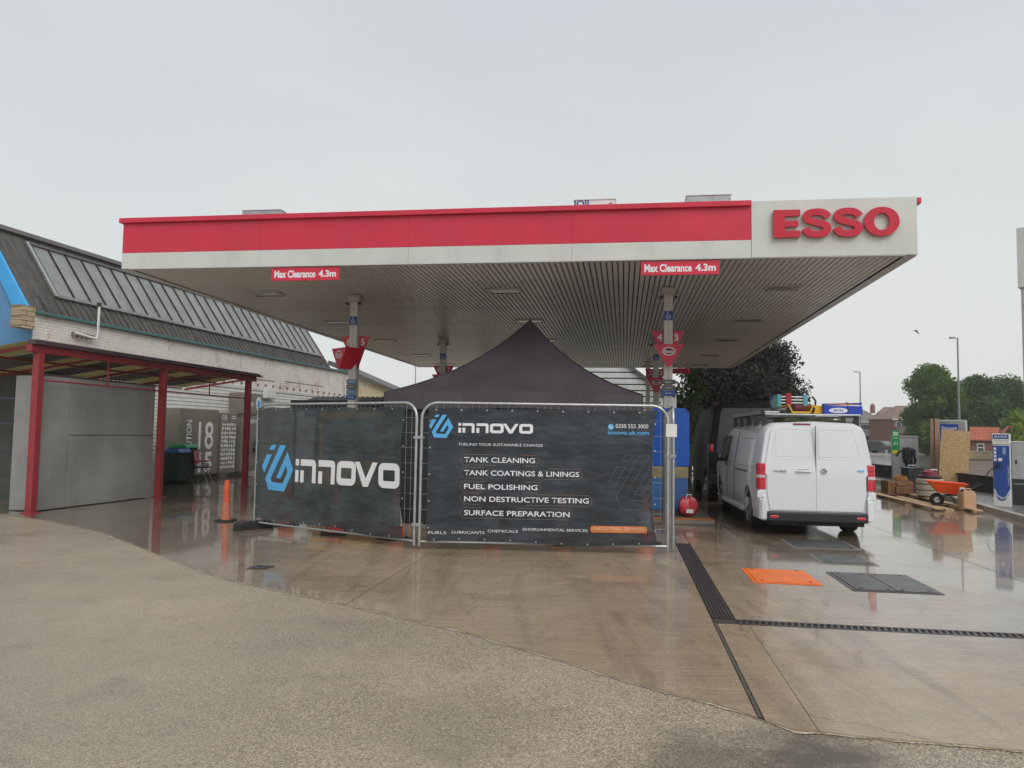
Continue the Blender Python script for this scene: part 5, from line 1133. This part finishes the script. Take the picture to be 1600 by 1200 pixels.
# white louvred building right of the tent
t = thing('white_clad_building', 'white clad building with dark horizontal joints behind the tent', 'building', (X(968, 36), 36, 0), -.15)
for k in range(16):
    z = .3+k*.29; top = 4.9; x1 = 2.0 if z < 3.6 else 2.0-(z-3.6)*1.25
    box('cladding_board', mat('white_board', (.62, .65, .62), .5), t, -3, x1, 0, .06, z, z+.235, .01)
MB().prism([(-3, 0), (1.95, 0), (1.95, 3.7), (.2, 5.05), (-3, 5.05)], .061, 6).build('dark_wall', mat('dark_joint_wall', (.03, .035, .03), .7), t)
MB().prism([(2.25, 3.62), (.15, 5.25), (.02, 5.18), (2.1, 3.55)], -.15, 6).build('barge_board', m_slate, t)

# ================================================================== TREES
def crown_mesh(clumps, per, size, seed, squash=.8):
    r = np.random.default_rng(seed); V_ = []; 
    for (cx, cy, cz, cr) in clumps:
        n = int(per*.8*cr*cr); d = r.normal(size=(n, 3)); d /= np.linalg.norm(d, axis=1)[:, None]; rad = cr*(.25+1.0*r.random(n)**.9)
        V_.append(np.array([cx, cy, cz])+d*rad[:, None]*np.array([1, 1, squash]))
    C = np.concatenate(V_); n = len(C)
    a = r.normal(size=(n, 3)); a /= np.linalg.norm(a, axis=1)[:, None]; b = r.normal(size=(n, 3)); b -= (a*b).sum(1)[:, None]*a; b /= np.linalg.norm(b, axis=1)[:, None]
    s = (size*(.6+.8*r.random(n)))[:, None]; q = np.stack([C-a*s, C+b*s*.55, C+a*s, C-b*s*.55], 1).reshape(-1, 3)
    me = bpy.data.meshes.new('foliage'); me.vertices.add(4*n); me.vertices.foreach_set('co', q.ravel()); me.loops.add(4*n); me.loops.foreach_set('vertex_index', np.arange(4*n, dtype=np.int32))
    me.polygons.add(n); me.polygons.foreach_set('loop_start', np.arange(n, dtype=np.int32)*4); me.polygons.foreach_set('loop_total', np.full(n, 4, dtype=np.int32)); me.update(calc_edges=True); return me
def tree(name, label, base, H, rad, m, seed, per=400, size=.16, low=.25, nb=26, cat='tree', group=None, sx=1):
    t = thing(name, label, cat, base, 0, group); r = random.Random(seed); cl = []; bm_ = MB()
    bm_.tube([(0, 0, 0), (.04*H*.2, 0, H*.3), (0, .1, H*.62), (.05, 0, H*.85)], [rad*.085, rad*.065, rad*.04, rad*.015], 8)
    for i in range(nb):
        z = low+(1-low)*(i+.5)/nb; prof = math.sin(math.pi*min(1, (z-low)/(1-low)*.86+.14))**.6; a = r.random()*6.28; q = rad*prof*(.35+.5*r.random())
        p = (q*math.cos(a)*sx, q*math.sin(a), z*H*.93); cr = rad*(.26+.17*r.random()); cl.append((*p, cr)); bm_.tube([(0, 0, max(.3, p[2]*.62)), (p[0]*.5, p[1]*.5, p[2]*.85), p], [rad*.03, rad*.02, rad*.008], 5)
        if r.random() < .7: cl.append((p[0]*1.38, p[1]*1.38, p[2]+r.uniform(-.3, .4), cr*.42)); cl.append((p[0]*1.2+r.uniform(-.4, .4), p[1]*1.2, p[2]+r.uniform(.1, .7), cr*.3))
    bm_.build('trunk', m_bark, t, smooth=True); me = crown_mesh(cl, per, size, seed); me.materials.append(m); link('foliage', me, t); return t
Yt = 82
tree('broadleaf_tree', 'large rounded green tree behind the OSB board to the left of the near lamp post', (X(1457, Yt), Yt, .1), Z(571, Yt), 3.1, m_leaf, 11, 900, .15, .14, 46)
tree('broadleaf_tree', 'dark green bushy tree just right of the near lamp post', (X(1527, 86), 86, .1), Z(587, 86), 3.3, m_leaf2, 12, 700, .15, .10, 40)
tree('broadleaf_tree', 'dark green tree reaching the white totem at the right edge', (X(1578, 90), 90, .1), Z(591, 90), 3.6, m_leaf2, 13, 650, .15, .10, 40)
tree('small_bush', 'round green bush beside the white bay window across the road', (X(1458, 74), 74, .1), Z(664, 74), 1.5, m_leaf, 14, 500, .16, .05, 14, 'bush')
tree('yellow_shrub', 'bright yellow-green shrub at the right edge above the orange-roofed garage', (X(1585, 60), 60, .1), Z(640, 60), 1.5, m_leafy, 15, 500, .13, .35, 14, 'shrub')
tree('copper_beech', 'dark copper-leaved tree rising behind the rear right corner of the canopy', (X(1152, 37), 37, 0), Z(520, 37, 1150), 2.9, m_leafp, 16, 1500, .075, .20, 60)
tree('green_tree', 'green-leaved tree on the right flank of the copper tree', (X(1208, 41), 41, 0), Z(560, 41, 1190), 1.25, m_leaf, 17, 1300, .09, .35, 22)
tree('ivy_tree', 'ivy covered thin tree between the blue pump and the dark van', (X(1078, 31), 31, 0), Z(578, 31, 1080), .95, m_leaf2, 18, 1100, .07, .12, 24, 'tree')
tree('hedge_bush', 'pale leafed bush behind the roof rack of the white van', (X(1300, 60), 60, 0), Z(668, 60, 1300), 1.6, m_leaf, 19, 500, .12, .1, 14, 'bush')
b_ = thing('side_hedge', 'dark leafy hedge row running behind the parked vans', 'hedge', (0, 0, 0))
rr = random.Random(5); cl = []
for k in range(34):
    px = 1062+k*6; Y = 33+rr.uniform(-.6, .6)+(k*.12); cl.append((X(px, Y), Y, rr.uniform(.4, 2.3), rr.uniform(.45, .7)))
me = crown_mesh(cl, 1300, .09, 22); me.materials.append(m_leafp); link('foliage', me, b_); q = MB()
for k in range(8): x, y = X(1065+k*24, 33), 33+k*.5; q.tube([(x, y, 0), (x+.1, y, 1.2), (x, y, 2.4)], [.06, .05, .02], 6)
q.build('stems', m_bark, b_)

# ================================================================== FAR HOUSES
def house(label, px, Y, w, d, eave, ridge, m, roof, hip=True, rz=0, wins=(), chim=None, bay=None, group='houses across the road', cat='house', base=.12):
    t = thing('house', label, cat, (X(px, Y), Y, base), rz, group)
    box('wall', m, t, -w/2, w/2, 0, d, 0, eave)
    o = .35; i = min(w/2-.3, d/2) if hip else 0
    vs = [(-w/2-o, -o, eave-.05), (w/2+o, -o, eave-.05), (w/2+o, d+o, eave-.05), (-w/2-o, d+o, eave-.05), (-w/2-o+i if hip else -w/2-o, d/2, ridge), (w/2+o-i if hip else w/2+o, d/2, ridge)]
    rf = MB().add(vs, [(0, 1, 5, 4), (1, 2, 5), (2, 3, 4, 5), (3, 0, 4), (0, 3, 2, 1)]).build('roof', roof, t)
    box('fascia_board', m_whitepl, t, -w/2-o, w/2+o, -o-.03, -o-.001, eave-.2, eave-.04)
    if chim: c = box('chimney', m_brick, rf, chim-.35, chim+.35, d/2-.3, d/2+.3, ridge-.6, ridge+1.0); [MB().cyl((chim+s, d/2, ridge+1), (chim+s, d/2, ridge+1.35), .12, n=8).build('chimney_pot', m_redbrick, rf) for s in (-.15, .15)]
    for (x0, x1, z0, z1) in wins:
        f = box('window', m_whitepl, t, x0, x1, -.06, -.002, z0, z1); n = max(1, round((x1-x0)/.7)); pw = (x1-x0-.1)/n
        for k in range(n): box('pane', m_glass, f, x0+.05+k*pw+.03, x0+.05+(k+1)*pw-.03, -.07, -.061, z0+.1, z1-.1)
    if bay:
        x0, x1, z1 = bay; b2 = box('bay', m_whitepl, t, x0, x1, -.7, -.003, 0, z1); MB().prism([(-.85, z1), (0, z1), (0, z1+.6)], x0-.1, x1+.1, 'x').build('bay_roof', roof, b2)
        n = 3; pw = (x1-x0)/n
        for k in range(n): box('pane', m_glass, b2, x0+k*pw+.08, x0+(k+1)*pw-.08, -.72, -.701, .9, z1-.25)
    return t
Yh = 150
house('pale rendered semi with grey hipped roof left of the far lamp post', 1362, Yh, 6.2, 7, 4.9, 7.3, mat('pale_render', (.42, .42, .40), .7), m_tilegrey, True, R(8), [(-2.4, -.4, 3.2, 4.4), (.6, 2.4, 3.2, 4.4), (-2.4, -.4, .8, 2.2), (.6, 2.4, .8, 2.2)], 2.6)
house('red brick gabled house with tall chimney and plain side wall', 1396, 140, 4.6, 8, 5.2, 7.6, m_brick, m_tilebrown, True, R(-14), [(-1.6, -.4, 3.4, 4.4), (.4, 1.6, 3.4, 4.4)], None)
house('red brick semi with white bay windows half hidden by the large tree', 1428, 118, 6.6, 7, 4.7, 6.9, m_brick, m_tilebrown, True, R(4), [(-2.9, -1.2, 3.1, 4.3), (-.6, 1.5, 3.1, 4.3), (1.9, 3.0, 3.1, 4.3)], None, (-.6, 1.9, 2.3))
house('distant brown-roofed house behind the pale semi', 1338, 170, 8, 7, 4.6, 6.6, m_brick, m_tilebrown, True, 0, [(-2.5, -.8, 3, 4.2), (.8, 2.5, 3, 4.2)])
house('far brick house partly seen behind the copper tree with orange roof', 1190, 46, 4.4, 6, 2.6, Z(618, 46, 1190), m_redbrick, m_tileorange, False, R(-6), [(-1.2, -.3, .9, 2.1)], None, cat='house', base=0)
# white bay window porch by the bush
t = thing('bay_window_front', 'white framed bay window front over a red brick wall beside the tree', 'house front', (X(1444, 100), 100, .12), 0)
box('wall', m_brick, t, -2.5, 1.4, .5, 4, 0, 3.2); f = box('window', m_whitepl, t, -.5, 1.3, 0, .49, .9, 3.0); [box('pane', m_glass, f, -.42+k*.58, .08+k*.58, -.02, -.001, 1.05, 2.6) for k in range(3)]
box('low_wall', m_redbrick, t, -3.5, 1.6, -1.2, -.9, 0, .95); box('coping', m_kerb, t, -3.5, 1.6, -1.25, -.85, .952, 1.03); box('porch_roof', m_tilegrey, t, -3.4, -.6, -.1, .49, 2.3, 3.1)
# garage with orange roof
t = thing('brick_garage', 'low brick garage with orange tiled roof and white door near the right edge', 'garage', (X(1553, 66), 66, .12), R(-4))
MB().prism([(-1.95, 0), (1.95, 0), (1.95, 1.5), (.55, 2.35), (-1.95, 1.5)], 0, 5).v
box('wall', m_brick, t, -2.0, .30, 0, 5, 0, 1.62); MB().prism([(.305, 0), (2.05, 0), (2.05, 1.62), (1.15, 2.55), (.305, 1.7)], -.001, 5).build('gable_wall', m_brick, t)
MB().add([(-2.2, -.3, 1.60), (.25, -.3, 1.60), (1.15, 1.2, 2.72), (-1.4, 1.2, 2.72), (1.15, 5.2, 2.72), (-1.4, 5.2, 2.72), (-2.2, -.3, 1.52), (.25, -.3, 1.52)], [(0, 1, 2, 3), (3, 2, 4, 5), (6, 7, 1, 0)]).build('roof', m_tileorange, t)
MB().prism([(.16, 1.55), (1.15, 2.74), (2.22, 1.62), (2.22, 1.72), (1.15, 2.84), (.06, 1.63)], -.35, -.03).build('barge_board', m_tileorange, t)
f = box('window', m_whitepl, t, -1.45, -.85, -.05, -.002, .55, 1.25); box('pane', m_glass, f, -1.39, -.91, -.06, -.051, .93, 1.19); box('pane', m_glass, f, -1.39, -.91, -.06, -.051, .61, .87)
box('garage_door', m_whitepl, t, 1.05, 2.0, -.05, -.002, .5, 1.35)
t = thing('garden_wall', 'low tan brick garden wall in front of the orange-roofed garage', 'garden wall', (X(1540, 62.5), 62.5, .0), R(-8)); box('brick_course', m_tanbrick, t, -1.6, 1.8, 0, .22, .12, .70); box('coping', m_kerb, t, -1.65, 1.85, -.03, .25, .702, .78)
t = thing('garden_wall', 'red brick front wall below the house with white bay windows', 'garden wall', (X(1415, 104), 104, .0), R(-8)); box('brick_course', m_redbrick, t, -7, 2.6, 0, .22, .12, 1.1); box('coping', m_kerb, t, -7, 2.6, -.03, .25, 1.102, 1.2)
# ================================================================== PARKED CAR, LAMPS, BIRD
t = thing('parked_car', 'dark grey hatchback on the road in front of the far houses', 'car', (X(1376, 82), 82, .012), R(20))
m_car = mat('car_paint_dark', (.03, .034, .042), .2, coat=.8)
MB().prism([(-2.0, .28), (2.05, .28), (2.1, .65), (1.95, .85), (1.1, .98), (.45, 1.42), (-1.1, 1.46), (-1.85, 1.0), (-2.05, .85)], -.86, .86, 'y').build('body', m_car, t, bevel=.08)
MB().prism([(.98, .98), (.42, 1.37), (-1.02, 1.40), (-1.6, 1.0)], -.872, .872, 'y').build('windows', m_glass, t, bevel=.01)
MB().add([(1.12, -.72, .99), (1.12, .72, .99), (.50, .64, 1.41), (.50, -.64, 1.41), (1.14, -.72, 1.0), (1.14, .72, 1.0), (.52, .64, 1.42), (.52, -.64, 1.42)], [(0, 1, 2, 3), (4, 7, 6, 5), (0, 4, 5, 1), (2, 6, 7, 3), (0, 3, 7, 4), (1, 5, 6, 2)]).build('windscreen', m_pane, t)
for x in (-1.3, 1.3):
    for s in (-1, 1): w_ = MB().cyl((x, s*.88, .31), (x, s*.68, .31), .31, n=20).build('wheel', m_rubber, t, smooth=True); MB().cyl((x, s*.89, .31), (x, s*.87, .31), .2, n=14).build('rim', m_galv, w_)
for s in (-.6, .6): box('headlight', m_conew, t, 2.0, 2.12, s-.18, s+.18, .66, .80, .02)
box('number_plate', m_conew, t, 2.09, 2.13, -.25, .25, .42, .53); t.rotation_euler.z = R(-62)
def lamp(label, px, top, Y, arm):
    h = Z(top, Y, px); t = thing('street_lamp', label, 'street lamp', (X(px, Y), Y, 0), 0, 'street lamps along the road')
    m_l = mat('lamp_grey', (.22, .24, .25), .4, metal=.3); MB().tube([(0, 0, 0), (0, 0, 1.5), (0, 0, 1.52), (0, 0, h)], [.11, .11, .075, .05], 12).build('pole', m_l, t, smooth=True)
    MB().cyl((0, 0, h-.04), (arm*.5, 0, h), .03, n=8).build('arm', m_l, t); box('lamp_head', m_l, t, *sorted((arm*.4, arm)), -.12, .12, h-.05, h+.05, .02)
lamp('taller grey street lamp in front of the big green trees', 1499.5, 528, 52, -.55); lamp('smaller distant street lamp rising above the van roof load', 1345, 581, 74, -.55)
t = thing('flying_bird', 'small dark bird flying in the sky right of the canopy', 'bird', at(1431, 517, 42), .4)
def bb(a, c): th = a*2*math.pi; x = -.13+.30*c; r = .045*math.sin(min(1, c*1.05)*math.pi)**.8+.003; return (x, r*math.cos(th), r*math.sin(th))
MB().grid(bb, 12, 10).build('bird_body', m_black, t, smooth=True)
for s, dz in ((1, .05), (-1, -.22)): MB().add([(.07, 0, .01), (-.06, 0, .0), (-.10, s*.16, dz*.6), (-.02, s*.24, dz), (.06, s*.13, dz*.5), (.07, 0, -.005), (-.06, 0, -.01), (-.10, s*.16, dz*.6-.01), (-.02, s*.24, dz-.01), (.06, s*.13, dz*.5-.01)], [(0, 1, 2, 3, 4), (9, 8, 7, 6, 5), (0, 5, 6, 1), (1, 6, 7, 2), (2, 7, 8, 3), (3, 8, 9, 4), (4, 9, 5, 0)]).build('wing', m_black, t)
MB().prism([(-.12, -.01), (-.24, -.045), (-.24, .045), (-.12, .01)], -.004, .004, 'z').build('tail', m_black, t)

# ================================================================== RIGHT ISLAND: machines and builders' stuff
I = .115
t = thing('vacuum_unit', 'stainless vacuum unit with green sign strip and coiled black hoses', 'vacuum unit', (X(1413, 28), 28, I), -.42)
b_ = box('cabinet', m_steel, t, -.42, .44, 0, .5, 0, 1.60, .02); box('top_cap', m_steel, t, -.44, .46, -.02, .52, 1.602, 1.66, .01)
g_ = box('sign_strip', mat('sign_green', (.02, .26, .09), .4), t, -.42, -.16, -.035, -.002, .98, 1.86, .01); box('pale_patch', mat('pale_green', (.45, .6, .4), .4), g_, -.38, -.20, -.04, -.036, 1.66, 1.80); text('lettering', 'VAC', m_white2, g_, (-.29, -.042, 1.58), w=.16, h=.06); text('lettering', '£1', m_white2, g_, (-.29, -.037, 1.38), w=.14, h=.12); box('yellow_patch', mat('patch_yellow', (.65, .6, .05), .4), g_, -.41, -.17, -.039, -.036, 1.0, 1.12)
for k, (x0, x1, zb, y) in enumerate(((-.05, .12, .25, -.10), (.0, .22, .12, -.14), (.08, .05, .35, -.18))):
    MB().tube([(x0-.35*(k == 2), y-.03, .80+.1*(k == 2)), (x0-.30*(k == 2), y, 1.05), (x0, y, 1.22), (x0+.05, y, 1.1), (x0+.06, y, .7), (x1, y, zb), (x1+.10, y, .6), (x1+.10, y, 1.15), (x1-.03, y, 1.2)], .036, 8).build('hose', m_black, t, smooth=True)
MB().tube([(.10, -.14, 1.24), (.24, -.16, 1.12), (.37, -.16, .72)], .04, 8).build('nozzle', m_black, t, smooth=True); box('coin_slot', m_black, t, -.06, .02, -.01, -.001, .66, .76)
t = thing('vacuum_tower', 'tall grey vacuum tower with blue Vacuum sign behind the strand board', 'vacuum unit', (X(1483, 26.0), 26.0, I), -.62)
b_ = box('cabinet', m_steel, t, -.46, .50, 0, .55, 0, 2.22, .03); s_ = box('sign_face', m_bluesign, t, -.33, .28, -.012, -.001, 1.5, 2.08, .004); text('lettering', 'Vacuum', m_white2, s_, (-.0, -.014, 1.94), w=.46, h=.14, bold=.01)
t = thing('strand_board', 'large sheet of golden strand board leaning on the vacuum tower', 'board', (X(1487, 24.2), 24.2, I), -.5)
MB(Matrix.Rotation(R(-12), 4, 'X') @ Matrix.Rotation(R(2.5), 4, 'Y')).add([(-.40, 0, 0), (.40, 0, 0), (.46, 0, 1.88), (-.36, 0, 1.90), (-.40, .018, 0), (.40, .018, 0), (.46, .018, 1.88), (-.36, .018, 1.90)], [(0, 1, 2, 3), (7, 6, 5, 4), (0, 4, 5, 1), (2, 6, 7, 3), (0, 3, 7, 4), (1, 5, 6, 2)]).build('board_sheet', m_osb, t)
for k, (dx, tilt, lean) in enumerate(((0, 7, 11), (.14, 6.2, 10.2))):
    t = thing('scaffold_plank', ('weathered timber plank leaning left of the strand board', 'second weathered plank leaning closest to the strand board')[k], 'plank', (X(1456, 24.8)+dx, 24.8-.03*k, I), 0)
    MB(Matrix.Rotation(R(-lean), 4, 'X') @ Matrix.Rotation(R(tilt), 4, 'Y')).box(-.08, .08, -.02, .02, 0, 2.28).build('plank_body', m_wood2, t)
# air and water machine
t = thing('air_machine', 'slim blue and white air and water machine on the island edge', 'air machine', (X(1563.5, 17.75), 17.75, I), -.66)
b_ = box('body', m_whitepl, t, -.17, .17, 0, .26, 0, 1.44, .012); box('head', m_whitepl, t, -.175, .175, -.01, .26, 1.445, 1.70, .012)
p_ = box('blue_header', m_bluesign, b_, -.155, .155, -.016, -.011, 1.58, 1.68); text('lettering', 'AIR & WATER', m_white2, p_, (0, -.018, 1.63), w=.26, h=.045, bold=.02)
text('lettering', 'TYRE PRESSURE', mat('orange_small', (.6, .3, .1), .5), b_, (0, -.013, 1.53), w=.26, h=.022)
p_ = MB().prism([(-.165, .40), (-.165, 1.42), (.165, 1.42), (.165, .42), (.14, .30), (.07, .17), (.0, .14), (-.08, .17), (-.13, .28)], -.008, -.001).build('blue_face', m_bluesign, b_)
for k in range(2): MB().tube([(-.15, -.010, .42-.03*k), (-.10, -.010, .27-.03*k), (.0, -.010, .21-.03*k), (.08, -.010, .24-.03*k), (.155, -.010, .40-.03*k)], .006, 5).build('white_wave', m_white2, p_)
for k in range(4): box('instruction_label', m_white2, p_, -.145, -.095, -.0105, -.0085, 1.06+k*.085, 1.12+k*.085)
box('info_panel', m_white2, p_, -.06, .02, -.0105, -.0085, 1.06, 1.13); box('info_panel', mat('pale_blue_label', (.3, .4, .6), .5), p_, .03, .09, -.0105, -.0085, 1.22, 1.38); text('lettering', 'CARD ONLY', m_white2, p_, (.135, -.0105, .72), w=.45, h=.03, rot=Matrix.Rotation(R(-90), 4, 'Y'))
box('nozzle_holder', m_black, t, -.10, -.02, -.06, -.012, .95, 1.02, .01); MB().tube([(-.04, -.05, .98), (-.16, -.10, .90), (-.26, -.12, .78), (-.33, -.13, .62)], .012, 6).build('air_hose', m_black, t, smooth=True); MB().tube([(.02, -.04, .95), (-.08, -.08, .9), (-.18, -.10, .84)], .009, 6).build('water_hose', m_blackmetal, t, smooth=True)
t = thing('steel_cabinet', 'grey steel service cabinet on a black plinth at the right edge', 'cabinet', (X(1578, 18.3), 18.3, I), -.45)
box('cabinet', m_steel, t, .02, 1.4, 0, .7, .62, 1.50, .01); box('lid', m_whitepl, t, .0, 1.42, -.02, .72, 1.502, 1.53); box('plinth', mat('dark_plinth', (.02, .024, .024), .3), t, .04, 1.38, .02, .68, 0, .618); box('lock', m_black, t, .09, .13, -.012, -.001, .98, 1.08, .006); box('trim_line', m_galv, t, .05, 1.38, .01, .019, .50, .515)
# totem sign
t = thing('price_totem', 'tall pale grey sign totem cut by the right edge of the photo', 'sign', (X(1594, 20.5), 20.5, 0), -.75)
zb_, zm_, zt_ = Z(662, 20.5, 1594), Z(450, 20.5, 1592), Z(357, 20.5, 1590)
m_tot = mat('totem_grey', (.40, .40, .39), .4); box('lower_cladding', m_tot, t, .10, 1.6, .05, .45, zb_, zm_-.003, .01); box('upper_box', m_white, t, .04, 1.7, 0, .5, zm_, zt_, .01); box('leg', m_steel, t, .9, 1.1, .15, .35, 0, zb_-.002)
# wheelbarrow
t = thing('wheelbarrow', 'bright orange wheelbarrow with black frame behind the jerry can', 'wheelbarrow', (X(1481, 18.6), 18.6, .012), R(-22)); t.scale = (.84, .84, .88)
m_or = mat('barrow_orange', (.85, .09, .01), .4, var=.1)
tr = [(-.30, -.22, .40), (.22, -.22, .36), (.22, .22, .36), (-.30, .22, .40), (-.58, -.33, .72), (.44, -.36, .66), (.44, .36, .66), (-.58, .33, .72)]
c_ = Vector((-.04, 0, .62)); inn = [tuple(c_+(Vector(p)-c_)*.94+Vector((0, 0, .02))) for p in tr]
MB().add(tr+inn, [(0, 3, 2, 1), (0, 1, 5, 4), (1, 2, 6, 5), (2, 3, 7, 6), (3, 0, 4, 7), (8, 9, 10, 11), (8, 12, 13, 9), (9, 13, 14, 10), (10, 14, 15, 11), (11, 15, 12, 8), (4, 5, 13, 12), (5, 6, 14, 13), (6, 7, 15, 14), (7, 4, 12, 15)]).build('tray', m_or, t, bevel=.012)
MB().tube([tr[4], tr[5], tr[6], tr[7]], .014, 6, closed=True).build('tray_rim', m_or, t, smooth=True)
for s in (-1, 1):
    MB().tube([(-.30, s*.06, .20), (-.1, s*.20, .33), (.25, s*.24, .36), (.62, s*.27, .60), (.80, s*.27, .68)], .016, 8).build('handle', m_blackmetal, t, smooth=True)
    MB().tube([(.05, s*.22, .36), (.20, s*.24, .02), (.30, s*.24, .02), (.28, s*.25, .38)], .014, 8).build('leg', m_blackmetal, t, smooth=True)
w_ = MB().tube([(-.32, .05, .20), (-.32, -.05, .20)], .19, 20).build('wheel', m_rubber, t, bevel=.03); MB().cyl((-.32, -.06, .20), (-.32, .06, .20), .08, n=14).build('hub', m_steel, w_)
box('white_label', m_conew, t, .22, .34, -.345, -.335, .50, .58); t.children[-1].rotation_euler = (0, 0, 0)
# jerry can
t = thing('jerry_can', 'translucent cream plastic jerry can on the wet ground by the kerb', 'jerry can', (X(1508.5, 17.9), 17.9, .012), .1)
m_jc = mat('jerry_plastic', (.56, .34, .20), .4, var=.08)
MB().prism(rrect(-.17, .17, -.12, .12, .05), 0, .40, 'z').build('can_body', m_jc, t, bevel=.02); MB().prism([(-.15, .40), (.16, .40), (.13, .45), (-.12, .46)], -.09, .09).build('can_shoulder', m_jc, t, bevel=.015); MB().cyl((-.11, 0, .45), (-.11, 0, .49), .035, n=14).build('screw_cap', m_black, t); MB().tube([(-.05, 0, .455), (-.03, 0, .50), (.08, 0, .50), (.11, 0, .45)], .014, 6).build('grip', m_jc, t, smooth=True)
# barrel vacuum / washer
t = thing('drum_vacuum', 'ribbed cream and dark red drum cleaner with handle behind the wheelbarrow', 'drum vacuum', (X(1451, 20.9), 20.9, .012), -.3); t.scale = (.92, .92, .84)
m_cr = mat('cream_drum', (.50, .46, .38), .5, dirt=.25)
for k in range(3): MB().lathe([(.33, .12+k*.19), (.37, .15+k*.19), (.37, .27+k*.19), (.33, .30+k*.19)], 28).build('drum_band', m_cr, t, smooth=True)
MB().lathe([(.33, .695), (.34, .73), (.32, .775), (.26, .80)], 28).build('lid', mat('maroon_lid', (.06, .010, .015), .5), t, smooth=True); MB().lathe([(.20, .80), (.19, .90), (.10, .96)], 20).build('motor_head', mat('crimson_head', (.25, .02, .05), .5), t, smooth=True)
MB().tube([(-.40, .05, .55), (-.42, .05, .95), (-.38, .05, 1.02), (.28, .05, 1.02), (.35, .05, .95)], .014, 8).build('handle', m_blackmetal, t, smooth=True); box('badge', m_dark, t, .10, .26, -.385, -.355, .52, .64, .01)
for a in (45, 135, 225, 315): MB().cyl((.3*math.cos(R(a))-.03, .3*math.sin(R(a)), .06), (.3*math.cos(R(a))+.03, .3*math.sin(R(a)), .06), .06, n=12).build('caster', m_rubber, t)
box('white_rag', m_conew, t, .02, .2, -.1, .1, .955, .985, .01)
# black machine and brown bag
t = thing('black_toolbox', 'upright black plastic tool trolley beside the brown bag', 'tool trolley', (X(1423, 22.9), 22.9, .012), .1)
box('case', m_black, t, -.22, .26, -.18, .2, .05, .74, .03); box('lid', mat('blue_grey_lid', (.04, .06, .10), .4), t, -.24, .28, -.2, .22, .745, .80, .02); MB().tube([(-.1, 0, .8), (-.1, 0, .86), (.14, 0, .86), (.14, 0, .8)], .012, 6).build('handle', m_galv, t)
[MB().cyl((s, -.19, .07), (s, -.12, .07), .07, n=12).build('wheel', m_rubber, t) for s in (-.16, .2)]
t = thing('tool_bag', 'bulky brown tool bag with coiled hose on top', 'bag', (X(1403, 22.4), 22.4, .012), .1)
m_bg = mat('brown_canvas', (.17, .075, .03), .7, var=.3, scale=6, bump=.01)
MB().slab(lambda a, c: (-.36+.72*a, -.2+.02*math.sin(a*9), .0+.42*c-.03*math.sin(a*math.pi)*c), 12, 5, (0, .42, 0)).build('bag_body', m_bg, t, smooth=False, bevel=.05); box('side_pocket', mat('khaki_pocket', (.20, .13, .04), .7), t, -.46, -.36, -.2, .18, .02, .44, .03); box('front_pocket', m_bg, t, -.24, .22, -.25, -.19, .04, .26, .03); MB().tube([(-.2, -.20, .40), (-.16, -.25, .30), (.14, -.25, .30), (.18, -.20, .40)], .014, 6).build('strap', mat('khaki_pocket', (0,)*3), t, smooth=True)
for k in range(3): MB().tube([(.05+(.20-.02*k)*math.cos(R(a)), -.02+.12*math.sin(R(a)), .46+.035*k+.03*math.sin(R(a))) for a in range(0, 360, 20)], .020, 7, closed=True).build('coiled_hose', mat('ochre_hose', (.32, .14, .03), .5), t, smooth=True)
# planks on the ground
def gp(p, q, w, z, label, m, th=.035):
    P = Vector((*p, 0)); Q = Vector((*q, 0)); d = Q-P; t = thing('timber_plank', label, 'plank', P+Vector((0, 0, z)), math.atan2(d.y, d.x)); MB().box(0, d.length, -w/2, w/2, 0, th).build('plank_body', m, t, bevel=.003)
gp((10.65, 22.6), (9.85, 17.55), .20, .05, 'pale plank on the ground, left of the three lying side by side', m_wood); gp((11.1, 22.3), (10.22, 17.75), .19, .012, 'pale plank on the ground in the middle of the three', m_wood); gp((11.55, 21.9), (10.55, 17.2), .19, .05, 'pale plank on the ground nearest the jerry can', m_wood)
gp((10.2, 24.0), (10.9, 21.5), .22, .05, 'reddish plank end lying just behind the van', mat('maroon_board', (.14, .03, .03), .6)); gp((10.0, 24.3), (10.5, 21.3), .2, .012, 'grey plank lying under the reddish board', m_wood2)
for x, y in ((10.5, 21.6), (10.2, 18.9)): tag(MB().box(-.45, .65, -.03, .03, .0, .034).build('timber_bearer', m_wood2), 'short timber bearer under the '+('far' if y > 20 else 'near')+' end of the ground planks', 'timber').location = (x, y, .0125)

# ================================================================== rain haze
hz = MB().box(-220, 220, -30, 260, -1.0, 16.0).build('haze', bpy.data.materials.new('rain_haze')); tag(hz, 'thin rain haze hanging over the whole forecourt', 'haze', kind='stuff')
hm = hz.data.materials[0]; hm.use_nodes = True; hm.node_tree.nodes.clear(); ho = hm.node_tree.nodes.new('ShaderNodeOutputMaterial'); hv = hm.node_tree.nodes.new('ShaderNodeVolumePrincipled')
hv.inputs['Color'].default_value = (.97, .97, .965, 1); hv.inputs['Density'].default_value = .0008; hv.inputs['Anisotropy'].default_value = .2; hm.node_tree.links.new(hv.outputs[0], ho.inputs['Volume'])
# ================================================================== render defaults
S.render.engine = 'CYCLES'
S.render.resolution_x = 1024; S.render.resolution_y = 768
